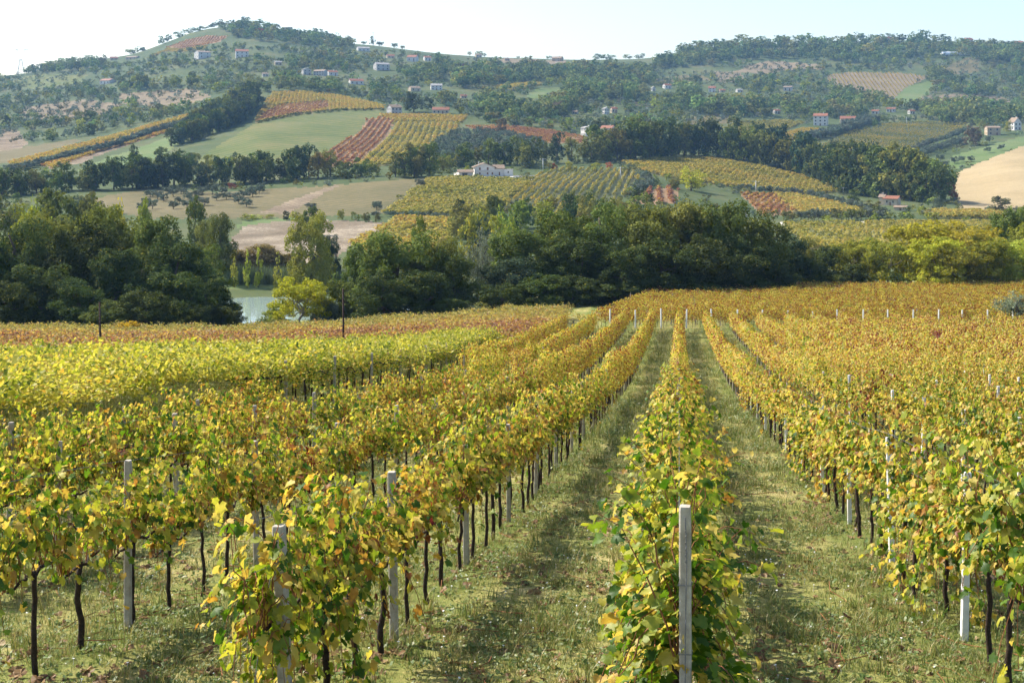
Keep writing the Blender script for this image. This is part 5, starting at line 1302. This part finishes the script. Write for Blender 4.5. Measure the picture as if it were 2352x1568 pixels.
for f in FIELDS:
    if f[4] is None: continue
    (sp, ck, w0, w1) = f[5]; a = hit1(*f[4][0]); b = hit1(*f[4][1]); d = np.array([b[0]-a[0], b[1]-a[1]]); d /= np.linalg.norm(d); nn = np.array([-d[1], d[0]])
    pu = np.array(f[3], float); hx, hy = hit(pu[:, 0], pu[:, 1]); ok = ~np.isnan(hy); Q = np.column_stack([hx[ok], hy[ok]])
    s0, s1 = (Q@d).min(), (Q@d).max(); t0, t1 = (Q@nn).min(), (Q@nn).max()
    S_, T_ = np.meshgrid(np.arange(s0, s1, 3.1), np.arange(t0, t1, sp)); S_ = S_.ravel(); T_ = T_.ravel()
    P = S_[:, None]*d + T_[:, None]*nn; P = P + rs.normal(0, 0.35, P.shape)
    P = P[(P[:, 1] > 296) & (np.abs(P[:, 0]) < 0.46*P[:, 1])]
    Z = G(P[:, 0], P[:, 1]); uu, yy = proj(P[:, 0], P[:, 1], Z); k_ = inpoly(f[3], uu, yy)
    for g_ in FIELDS[FIELDS.index(f) + 1:]: k_ &= ~inpoly(g_[3], uu, yy)
    P, Z = P[k_], Z[k_]
    if len(P) < 3: continue
    pn = 0.5 + 0.25*np.sin(P[:, 0]*0.11 + 1.5*np.sin(P[:, 1]*0.05)) + 0.25*np.sin(P[:, 1]*0.09 + P[:, 0]*0.03)
    w0, w1 = w0 + 0.1, w1 + 0.12
    wv = w0 + (w1 - w0)*np.clip(pn + rs.normal(0, 0.15, len(P)), 0, 1)
    keep = rs.rand(len(P)) > np.where(pn < 0.3, 0.3, 0.08)
    P, Z, wv = P[keep], Z[keep], wv[keep]
    o = scatter_obj('vineyard_vines', np.column_stack([P, Z]), lib('clump_source', CL[ck]), rs.randint(0, len(CL[ck]), len(P)), rz=math.atan2(d[1], d[0]) + np.where(rs.rand(len(P)) < 0.5, math.pi, 0), scl=rs.uniform(0.85, 1.15, len(P)), warm=wv, label='vines of the ' + f[1], cat='vines')

# ---- grass, fallen leaves and flowers between the rows ----
def blade_mat():
    m, t, b, o = newmat('grass_blade'); t.nodes.remove(b)
    a = N(t, 'ShaderNodeAttribute', attribute_name='tint'); oi = N(t, 'ShaderNodeObjectInfo')
    f = math_(t, 'ADD', math_(t, 'MULTIPLY', a.outputs['Fac'], 0.6), math_(t, 'MULTIPLY', oi.outputs['Random'], 0.45))
    r = ramp(t, [(0.0,(0.065,0.12,0.02)), (0.38,(0.12,0.175,0.03)), (0.62,(0.22,0.215,0.05)), (0.88,(0.37,0.29,0.11))], f)
    leaf_shader(t, r.outputs[0], o, 0.35, 0.5, None, 0.04); return m
M_BLADE = blade_mat()
def tuft(seed, n, h, spread, lw):
    rng = np.random.RandomState(seed); V = []; T = []
    for i in range(n):
        a = rng.uniform(0, 6.28); p = np.array([rng.normal(0, spread), rng.normal(0, spread), -0.01]); d = np.array([math.cos(a), math.sin(a), 0]); s = np.array([-d[1], d[0], 0])*lw*rng.uniform(0.7, 1.3)
        hh = h*rng.uniform(0.45, 1.2); ln = hh*rng.uniform(0.2, 0.9)
        b = len(V); V += [p - s, p + s, p + d*ln*0.4 + s*0.7 + (0, 0, hh*0.65), p + d*ln*0.4 - s*0.7 + (0, 0, hh*0.65), p + d*ln + (0, 0, hh)]
        T += [(b, b+1, b+2), (b, b+2, b+3), (b+3, b+2, b+4)]
    return mesh('grass_tuft', np.array(V), np.array(T), M_BLADE, {'tint': np.repeat(rng.rand(n), 3)})
def herb(seed):
    rng = np.random.RandomState(seed); n = 14; P = np.column_stack([rng.normal(0, 0.06, (n, 2)), rng.uniform(0.01, 0.06, n)])
    V, Q = cards(P, unit(np.column_stack([rng.normal(0, 0.5, (n, 2)), np.ones(n)])), rng.uniform(0.025, 0.055, n), rng, (0.5, 0.9)); return mesh('herb', V, Q, M_BLADE, {'tint': rng.uniform(0, 0.45, n)})
TUFTS = [tuft(k, 16, 0.085, 0.05, 0.0032) for k in range(5)] + [tuft(20 + k, 14, 0.17, 0.035, 0.004) for k in range(3)] + [herb(k) for k in range(4)]
tuft_src = lib('grass_source', TUFTS)
def near_points(n, y0, y1, p=1.0):
    Y = y0 + (y1 - y0)*rs.rand(n)**p; u = rs.uniform(-60, 2412, n); return (u - CXP)*Y/FPX, Y
def patch(X, Y): return 0.5 + 0.28*np.sin(X*1.9 + 1.6*np.sin(Y*1.1)) + 0.28*np.sin(Y*1.5 + 1.3*np.sin(X*1.4 + 2))
gx, gy = near_points(58000, 7.0, 60, 1.2)
keep = rs.rand(len(gx)) < np.clip(0.25 + 0.8*patch(gx, gy), 0.1, 1); gx, gy = gx[keep], gy[keep]
gi = rs.choice(len(TUFTS), len(gx), p=[0.11]*5 + [0.045]*3 + [0.07875]*4)
scatter_obj('grass', np.column_stack([gx, gy, G(gx, gy)]), tuft_src, gi, scl=rs.uniform(0.6, 1.35, len(gx))*np.clip(gy/22, 1.0, 2.0), label='short autumn grass and weeds between the vine rows', cat='grass', tilt=0.12)
gx, gy = near_points(42000, 48, 142, 1.0)
keep = rs.rand(len(gx)) < np.clip(0.35 + 0.7*patch(gx*0.5, gy*0.4), 0.15, 1); gx, gy = gx[keep], gy[keep]
scatter_obj('lane_grass', np.column_stack([gx, gy, G(gx, gy)]), tuft_src, rs.choice(12, len(gx), p=[0.14]*5 + [0.04]*3 + [0.045]*4), scl=rs.uniform(1.2, 2.4, len(gx))*np.clip(gy/60, 1.0, 1.8), label='greener grass in the lanes further down the slope', cat='grass', tilt=0.1)
M_DEAD = vine_leaf_mat('fallen_leaf', [(0.0,(0.08,0.045,0.022)), (0.35,(0.15,0.085,0.035)), (0.65,(0.24,0.15,0.07)), (0.9,(0.36,0.27,0.14)), (1.0,(0.42,0.32,0.09))], 0.15)
FL = []
for k in range(6):
    P = leaf_xyz(np.random.RandomState(700 + k)); P[:, 2] = P[:, 2]*2.2 + 0.12; P *= 0.095
    FL.append(mesh('fallen_leaf', P, LEAFT, M_DEAD, {'tint': np.full(14, (k + 0.5)/6)}))
lx, ly = near_points(11000, 7.0, 36, 1.2)
rowd = np.abs(((lx - SLX*ly)/RSP + 0.5) % 1.0 - 0.5); keep = rs.rand(len(lx)) < np.clip(1.0 - 1.2*rowd, 0.25, 1)*np.clip(1.2*patch(lx*0.8 + 3, ly*0.8), 0.1, 1); lx, ly = lx[keep], ly[keep]
scatter_obj('fallen_leaves', np.column_stack([lx, ly, G(lx, ly) + 0.012]), lib('fallen_leaf_source', FL), rs.randint(0, 6, len(lx)), scl=rs.uniform(0.6, 1.2, len(lx)), warm=rs.uniform(0.1, 0.5, len(lx)), label='brown fallen vine leaves littering the grass', cat='leaves', tilt=0.3)
M_DAISY = plain('daisy_petal', (0.75,0.75,0.72), 0.6, 0.05)
def daisy():
    m = MB(); V = [(0, 0, 0.065)] + [(0.011*math.cos(a*math.pi/5)*(1 if a % 2 else 0.6), 0.011*math.sin(a*math.pi/5)*(1 if a % 2 else 0.6), 0.062) for a in range(10)]
    m.add(V, t=[(0, k + 1, (k + 1) % 10 + 1) for k in range(10)]); m.tube([(0, 0, 0), (0, 0, 0.06)], 0.0012, 4); return m.data('daisy', M_DAISY)
dx, dy = near_points(500, 7, 24); scatter_obj('daisies', np.column_stack([dx, dy, G(dx, dy)]), lib('daisy_source', [daisy()]), np.zeros(len(dx), int), scl=rs.uniform(0.8, 1.5, len(dx)), label='tiny white daisies dotted in the grass', cat='flowers', tilt=0.2)

# cut canes lying about
def twig(seed):
    rng = np.random.RandomState(seed); t = np.linspace(-0.5, 0.5, 6); return MB().tube(np.column_stack([t*0.8, rng.normal(0, 0.03, 6), 0.02 + np.abs(rng.normal(0, 0.02, 6))]), 0.005, 4).data('twig', M_CANE)
tx, ty = near_points(420, 7, 30, 1.1); scatter_obj('prunings', np.column_stack([tx, ty, G(tx, ty)]), lib('twig_source', [twig(k) for k in range(5)]), rs.randint(0, 5, len(tx)), scl=rs.uniform(0.4, 1.2, len(tx)), label='dry cut canes lying in the grass between the rows', cat='prunings', tilt=0.08)
# =====================================================================
# houses, poles, small structures
# =====================================================================
WHITE = plain('white_render', (0.58,0.56,0.52), 0.85, 0.08, 0.6); CREAM = plain('cream_render', (0.48,0.40,0.29), 0.85, 0.1, 0.6); GREYW = plain('grey_plaster', (0.42,0.41,0.39), 0.9, 0.15, 0.8); STONE = plain('tan_stone', (0.40,0.31,0.21), 0.9, 0.2, 1.2)
TILE_R = plain('red_tiles', (0.21,0.08,0.04), 0.8, 0.2, 2.0); TILE_B = plain('brown_tiles', (0.21,0.15,0.10), 0.85, 0.2, 2.0); TILE_G = plain('grey_tiles', (0.25,0.24,0.23), 0.85, 0.15, 2.0)
M_GLASS = plain('dark_window', (0.035,0.04,0.05), 0.15, 0.1); M_WOOD = plain('brown_shutter', (0.16,0.085,0.05), 0.7, 0.2); M_DARKPOLE = bark_mat('dark_timber_pole', (0.03,0.02,0.018), (0.09,0.06,0.05), 6)
M_PALEPOLE = plain('pale_concrete_pole', (0.55,0.55,0.54), 0.8, 0.08); M_STEEL = plain('pylon_steel', (0.45,0.47,0.50), 0.5, 0.08, 1.0, 0.4); M_FILM = plain('greenhouse_film', (0.75,0.78,0.80), 0.4, 0.05); M_BLUE = plain('blue_tarpaulin', (0.07,0.26,0.62), 0.5, 0.12, 2.0)

MATS = dict(WHITE=WHITE, CREAM=CREAM, GREYW=GREYW, STONE=STONE, TILE_R=TILE_R, TILE_B=TILE_B, TILE_G=TILE_G)
def gable_block(e, x0, x1, y0, y1, zb, eave, ridge, axis, wall, roof, over=0.45, chimney=None):
    """walls with gables and a two-slope roof; axis = direction of the ridge"""
    m = MB(); V = []
    if axis == 'x':
        ym = (y0+y1)/2
        V = [(x0,y0,zb),(x1,y0,zb),(x1,y1,zb),(x0,y1,zb),(x0,y0,eave),(x1,y0,eave),(x1,y1,eave),(x0,y1,eave),(x0,ym,ridge),(x1,ym,ridge)]
        q = [(0,1,5,4),(2,3,7,6),(1,2,6,5),(3,0,4,7)]; t = [(5,6,9),(7,4,8)]
    else:
        xm = (x0+x1)/2
        V = [(x0,y0,zb),(x1,y0,zb),(x1,y1,zb),(x0,y1,zb),(x0,y0,eave),(x1,y0,eave),(x1,y1,eave),(x0,y1,eave),(xm,y0,ridge),(xm,y1,ridge)]
        q = [(0,1,5,4),(2,3,7,6),(1,2,6,5),(3,0,4,7)]; t = [(4,5,8),(6,7,9)]
    m.add(V, q=q, t=t); m.build('wall', wall, e)
    r = MB(); th = 0.22
    if axis == 'x':
        sl = (ridge - eave)/((y1-y0)/2)
        for s, yy in ((-1, y0), (1, y1)):
            ye = yy + s*over; ze = eave - sl*over
            a = [(x0-over,ym,ridge+0.03),(x1+over,ym,ridge+0.03),(x1+over,ye,ze+0.03),(x0-over,ye,ze+0.03)]
            r.add(a + [(p[0],p[1],p[2]+th) for p in a], q=[(0,1,2,3),(7,6,5,4),(0,4,5,1),(2,6,7,3),(1,5,6,2),(3,7,4,0)])
    else:
        sl = (ridge - eave)/((x1-x0)/2)
        for s, xx in ((-1, x0), (1, x1)):
            xe = xx + s*over; ze = eave - sl*over
            a = [(xm,y0-over,ridge+0.03),(xm,y1+over,ridge+0.03),(xe,y1+over,ze+0.03),(xe,y0-over,ze+0.03)]
            r.add(a + [(p[0],p[1],p[2]+th) for p in a], q=[(0,1,2,3),(7,6,5,4),(0,4,5,1),(2,6,7,3),(1,5,6,2),(3,7,4,0)])
    ro = r.build('roof', roof, e)
    if chimney:
        cx, cy_ = chimney; MB().box(cx-0.4, cx+0.4, cy_-0.4, cy_+0.4, ridge-0.9, ridge+1.0).build('chimney', wall, ro)
def opening(e, x, y, z, w_, h, side='front', kindn='window', mat=None, shutters=False):
    t = 0.06
    if side == 'front': o = MB().box(x-w_/2, x+w_/2, y-t, y+0.1, z, z+h).build(kindn, mat or M_GLASS, e)
    else: o = MB().box(x-t if side == 'left' else x-0.1, x+0.1 if side == 'left' else x+t, y-w_/2, y+w_/2, z, z+h).build(kindn, mat or M_GLASS, e)
    if kindn == 'window' and side == 'front':
        if shutters:
            for s in (-1, 1): MB().box(x+s*w_*0.78-w_*0.24, x+s*w_*0.78+w_*0.24, y-t-0.03, y+0.05, z, z+h).build('shutter', M_WOOD, o)
        MB().box(x-w_*0.62, x+w_*0.62, y-t-0.08, y+0.06, z-0.16, z-0.02).build('sill', M_PALEPOLE, o)
def house(u, yb, wpx, epx, rpx, label, wall=WHITE, roof=TILE_R, axis='x', depth=0.8, rot=0.0, floors=2, bays=3, name='house', chimney=True, Y=None):
    """a farmhouse standing where the picture shows it: width, eaves and ridge heights in picture units"""
    if Y is None: X, Y = hit1(u, yb)
    else: X = (u - CXP)*Y/FPX
    if Y != Y: print('NO HIT', label); return
    k = Y/FPX*(0.86 if Y > 900 else 1.0); W = wpx*k; D = W*depth; E = epx*k; Rg = rpx*k
    rot = rot + (0.35 if (int(u) % 3) else -0.45) if wpx < 40 and Y > 900 else rot
    e = empty(name, (X, Y, g1(X, Y)), rot);
    gable_block(e, -W/2, W/2, 0, D, -2.0, E, Rg, axis, wall, roof, 0.4, (W*0.2, D*0.5) if chimney else None)
    fh = E/floors
    for f in range(floors):
        for b in range(bays):
            x = -W/2 + W*(b + 0.5)/bays
            if f == 0 and b == bays//2: opening(e, x, 0, 0.0, min(1.3, W/bays*0.45), fh*0.72, 'front', 'door', M_WOOD)
            else: opening(e, x, 0, f*fh + fh*0.3, min(1.3, W/bays*0.42), fh*0.45)
        for b in range(2): opening(e, -W/2, D*(0.28 + 0.44*b), f*fh + fh*0.3, 1.1, fh*0.45, 'left')
    tag(e, label, 'house', None); return e
# the white farmhouse in the middle, with its wing, open shed and wall
def farmhouse():
    X, Y = hit1(1122, 404); k = Y/FPX; e = empty('farmhouse', (X, Y, g1(X, Y) + 0.1), 0.12)
    W = 46*k; gable_block(e, -32*k, 14*k, 0, 40*k, -2, 20*k, 28.5*k, 'y', WHITE, TILE_B, 0.8, None)
    gable_block(e, 14.2*k, 36*k, 6*k, 34*k, -2, 17*k, 24*k, 'x', WHITE, TILE_B, 0.6, None)
    m = MB().box(36.1*k, 57*k, 3*k, 14*k, -2, 14*k); m.build('annex_wall', WHITE, e); MB().box(35.6*k, 57.5*k, 2.5*k, 14.5*k, 14*k, 15*k).build('annex_roof', WHITE, e)
    MB().box(-22*k, -19.5*k, 18*k, 20.5*k, 24*k, 32*k).build('chimney', WHITE, e)
    for x in (-20, -2): opening(e, x*k, 0, 13*k, 4*k, 6*k, 'front', 'window', M_WOOD, False)
    for x in (-20, -2, 9): opening(e, x*k, 0, 2.5*k, 3.6*k, 5*k, 'front', 'window', M_WOOD, False)
    opening(e, 26*k, 6*k, 0.5*k, 3*k, 8*k, 'front', 'door', M_WOOD); opening(e, 46*k, 3*k, 6*k, 3*k, 4*k)
    MB().box(-30*k, 12*k, -2.2*k, -0.02, 10.4*k, 11.0*k).build('balcony', GREYW, e)
    tag(e, 'white two-storey farmhouse with brown gabled roof above the vineyards', 'house')
    X2, Y2 = hit1(1071, 405); s = empty('farm_shed', (X2, Y2, g1(X2, Y2) + 0.1), 0.12)
    gable_block(s, -16*k, 14*k, 2*k, 20*k, -2, 10*k, 14*k, 'x', GREYW, TILE_B, 0.8); opening(s, -3*k, 2*k, 0, 12*k, 7*k, 'front', 'doorway', M_GLASS)
    tag(s, 'low brown-roofed shed left of the white farmhouse', 'shed')
    X3, Y3 = hit1(1205, 408); wl = empty('garden_wall', (X3, Y3, g1(X3, Y3)), 0.1)
    MB().box(-26*k, 26*k, 0, 0.4, -1.0, 4.5*k).build('wall', WHITE, wl); MB().box(-26.3*k, 26.3*k, -0.08, 0.48, 4.5*k, 5.1*k).build('coping', GREYW, wl)
    tag(wl, 'white garden wall right of the white farmhouse', 'wall')
farmhouse()
# the tile-roofed farm on the right
def right_farm():
    X, Y = hit1(2045, 472); k = Y/FPX; e = empty('farmhouse', (X, Y, g1(X, Y)), -0.55)
    gable_block(e, -16*k, 16*k, 0, 30*k, -3, 15*k, 21*k, 'x', CREAM, TILE_R, 0.4, None)
    gable_block(e, -28*k, -16.3*k, 6*k, 30*k, -3, 18*k, 24*k, 'x', CREAM, TILE_B, 0.4, (-22*k, 18*k))
    for x in (-8, 6): opening(e, x*k, 0, 6*k, 3*k, 5*k)
    opening(e, -0.5*k, 0, 0, 3.2*k, 8*k, 'front', 'door', M_WOOD)
    tag(e, 'cream farmhouse with red and brown tiled roofs below the tall oaks', 'house')
    X2, Y2 = hit1(2068, 484); s = empty('farm_shed', (X2, Y2, g1(X2, Y2)), -0.5); gable_block(s, -13*k, 13*k, 0, 14*k, -2, 7*k, 10*k, 'x', CREAM, TILE_B, 0.4); opening(s, 0, 0, 0, 4*k, 5*k, 'front', 'door', M_WOOD)
    tag(s, 'low cream shed in front of the tile-roofed farm', 'shed')
    X3, Y3 = hit1(2122, 486); k = Y3/FPX; b = empty('covered_pile', (X3, Y3, g1(X3, Y3)), 0.1)
    n = 12; V = []; 
    for i in range(n+1):
        for j in range(7):
            x = (i/n - 0.5)*22*k; y = (j/6 - 0.5)*9*k; z = 7*k*max(0, 1 - (2*(j/6-0.5))**2)**0.5*(0.75 + 0.25*math.sin(i*1.1)) ; V.append((x, y, z - 0.05))
    q = [(i*7+j, (i+1)*7+j, (i+1)*7+j+1, i*7+j+1) for i in range(n) for j in range(6)]
    link('tarpaulin', mesh('tarpaulin', np.array(V), np.array(q), M_BLUE, smooth=True), b); MB().box(-11*k, -2*k, -4.6*k, -3.6*k, 0, 3*k).build('white_sheet', M_FILM, b)
    tag(b, 'blue tarpaulin over a pile beside the tile-roofed farm', 'tarpaulin')
right_farm()
for a in HOUSES:
    house(*a[:6], *[MATS.get(x, x) if isinstance(x, str) else x for x in a[6:]])
Ysk = stretch(1290)
for a in [(657,0,22,13,14,'flat tan building on the hilltop',CREAM,TILE_B,'x',0.7,0.1,2,2),(2228,0,22,12,17,'orange-roofed villa on the right ridge',CREAM,TILE_R,'x',0.7,0.0,2,2),(2045,0,24,14,17,'brown-roofed house on the wooded ridge',STONE,TILE_R,'x',0.7,0.0,2,2),(2340,0,20,8,11,'orange-roofed house at the right end of the ridge',CREAM,TILE_R,'x',0.7,0.0,1,2)]:
    house(*a, Y=Ysk)
# greenhouse
def greenhouse():
    X, Y = hit1(2205, 127); k = Y/FPX; e = empty('greenhouse', (X, Y, g1(X, Y) + 0.5), 0.12)
    m = MB(); n = 9; P = [(math.cos(a)*7*k, math.sin(a)*7*k) for a in np.linspace(0, math.pi, n)]
    for (x0, x1, nm) in ((-44*k, -22*k, 0), (-21.5*k, 44*k, 1)):
        V = [(x, p[0] + nm*2*k, p[1]) for x in (x0, x1) for p in P]; q = [(i, i+1, n+i+1, n+i) for i in range(n-1)]
        mm = MB(); mm.add(V, q=q, t=[(0, i, i+1) for i in range(1, n-1)] + [(n, n+i+1, n+i) for i in range(1, n-1)]); mm.build('tunnel', M_FILM, e)
    tag(e, 'long white greenhouse tunnel under the right ridge', 'greenhouse')
greenhouse()
# poles
def pole(u, Y, ytop, r, mat, label, name='utility_pole', arms=0, base=None):
    X = (u - CXP)*Y/FPX; z = g1(X, Y); h = (HYP - ytop)*Y/FPX - z
    e = empty(name, (X, Y, z)); MB().tube([(0,0,-0.5),(0.02*h*0.3,0,h*0.5),(0.0,0,h)], [r*1.15, r, r*0.8], 7).build('shaft', mat, e, True)
    for a in range(arms):
        MB().box(-r*8, r*8, -r*0.6, r*0.6, h - 0.5 - a*0.8, h - 0.38 - a*0.8).build('crossarm', mat, e)
        for s in (-1, 1): MB().tube([(s*r*7,0,h-0.38-a*0.8),(s*r*7,0,h-0.12-a*0.8)], r*0.6, 6).build('insulator', M_PALEPOLE, e)
    tag(e, label, 'pole', 'utility poles'); return e
pole(229, 84, 694, 0.07, M_DARKPOLE, 'dark slim pole rising from the red vines left of the yellow bush'); pole(788, 96, 663, 0.075, M_DARKPOLE, 'dark slim pole rising from the red vines before the big oak')
for u, yb, yt, lab in [(1247,392,364,'pale pole beside the garden wall'),(1425,410,384,'pale pole at the right end of the diagonal vine rows'),(1736,446,415,'pale pole at the edge of the broad yellow vineyard'),(1937,446,430,'pale pole at the tip of the yellow vineyard'),(1643,258,240,'pale pole in front of the bare track'),(1486,262,246,'pale pole near the narrow white house'),(1411,288,276,'pale pole left of the red-roofed white house'),(2082,284,268,'pale pole right of the tan house')]:
    X, Y = hit1(u, yb)
    if Y == Y: pole(u, Y, yt, 0.22, M_PALEPOLE, lab, arms=1)
pole(857, stretch(1290), 74, 0.5, M_PALEPOLE, 'tall pole with a crossarm on the ridge', arms=2)
def pylon(u, Y, ytop, label):
    X = (u - CXP)*Y/FPX; z = g1(X, Y) - 1; h = (HYP - ytop)*Y/FPX - z; e = empty('electricity_pylon', (X, Y, z), 0.3); m = MB(); b = h*0.13; t = h*0.035; hw = h*0.62
    for sx in (-1, 1):
        for sy in (-1, 1): m.tube([(sx*b, sy*b, 0), (sx*t, sy*t, hw)], 0.35, 4)
    for i in range(5):
        f0, f1 = i/5, (i+1)/5; w0 = b + (t-b)*f0; w1 = b + (t-b)*f1
        for sy in (-1, 1): m.tube([(-w0, sy*w0, hw*f0), (w1, sy*w1, hw*f1)], 0.22, 4); m.tube([(w0, sy*w0, hw*f0), (-w1, sy*w1, hw*f1)], 0.22, 4)
    m.build('tower', M_STEEL, e)
    a = MB()
    for s in (-1, 1): a.tube([(s*t, 0, hw), (s*h*0.17, 0, h)], 0.35, 4); a.tube([(0, 0, hw*1.1), (s*h*0.14, 0, h)], 0.2, 4)
    a.build('fork', M_STEEL, e); MB().tube([(-h*0.3, 0, h*0.98), (0, 0, h), (h*0.3, 0, h*0.98)], 0.4, 4).build('crossarm', M_STEEL, e)
    tag(e, label, 'pylon')
pylon(48, stretch(1330), 113, 'grey lattice electricity pylon on the left skyline')
# leafy wooden frame where the pergola ends
def arbor():
    Y = 132.0; X = (1318 - CXP)*Y/FPX; e = empty('wooden_arbor', (X, Y, g1(X, Y)))
    for i in range(5):
        for j in range(2): MB().tube([(-1.3 + i*0.65, j*1.2, -0.2), (-1.3 + i*0.65 + R.gauss(0, 0.03), j*1.2, 1.5)], 0.045, 6).build('upright', M_PALEBARK, e)
    for z in (0.75, 1.1, 1.45): MB().tube([(-1.5, -0.06, z), (1.5, -0.06, z + 0.03)], 0.035, 5).build('rail', M_PALEBARK, e)
    f = link('foliage', ROOF2[0], e); f.location = (0, 0.6, 1.65); f.scale = (1.5, 0.9, 0.8); f['warm'] = 0.55; f['kind'] = 'stuff'
    tag(e, 'small leafy wooden frame at the far end of the left vines', 'arbor')
arbor()
# reeds by the water
def reed_mesh(seed):
    rng = np.random.RandomState(seed); V = []; T = []
    for i in range(26):
        p = np.array([rng.normal(0, 0.7), rng.normal(0, 0.7), -0.1]); a = rng.uniform(0, 6.28); d = np.array([math.cos(a), math.sin(a), 0]); s = np.array([-d[1], d[0], 0])*0.05; h = rng.uniform(1.8, 3.6); b = len(V)
        V += [p - s, p + s, p + d*0.2 + s + (0, 0, h*0.6), p + d*0.2 - s + (0, 0, h*0.6), p + d*0.6 + (0, 0, h)]; T += [(b,b+1,b+2),(b,b+2,b+3),(b+3,b+2,b+4)]
    return mesh('reed_clump', np.array(V), np.array(T), M_OLIVE, {'tint': np.repeat(rng.rand(26), 3), 'leafy': np.repeat(rng.rand(26)*0.75, 3)})
n = 260; ru = rs.uniform(525, 790, n); rY = rs.uniform(296, 306, n); rX = (ru - CXP)*rY/FPX
scatter_obj('reeds', np.column_stack([rX, rY, G(rX, rY)]), lib('reed_source', [reed_mesh(k) for k in range(4)]), rs.randint(0, 4, n), scl=rs.uniform(0.8, 1.3, n), col=np.tile((0.16,0.20,0.09), (n, 1)), label='grey-green reeds along the far bank of the lake', cat='reeds')
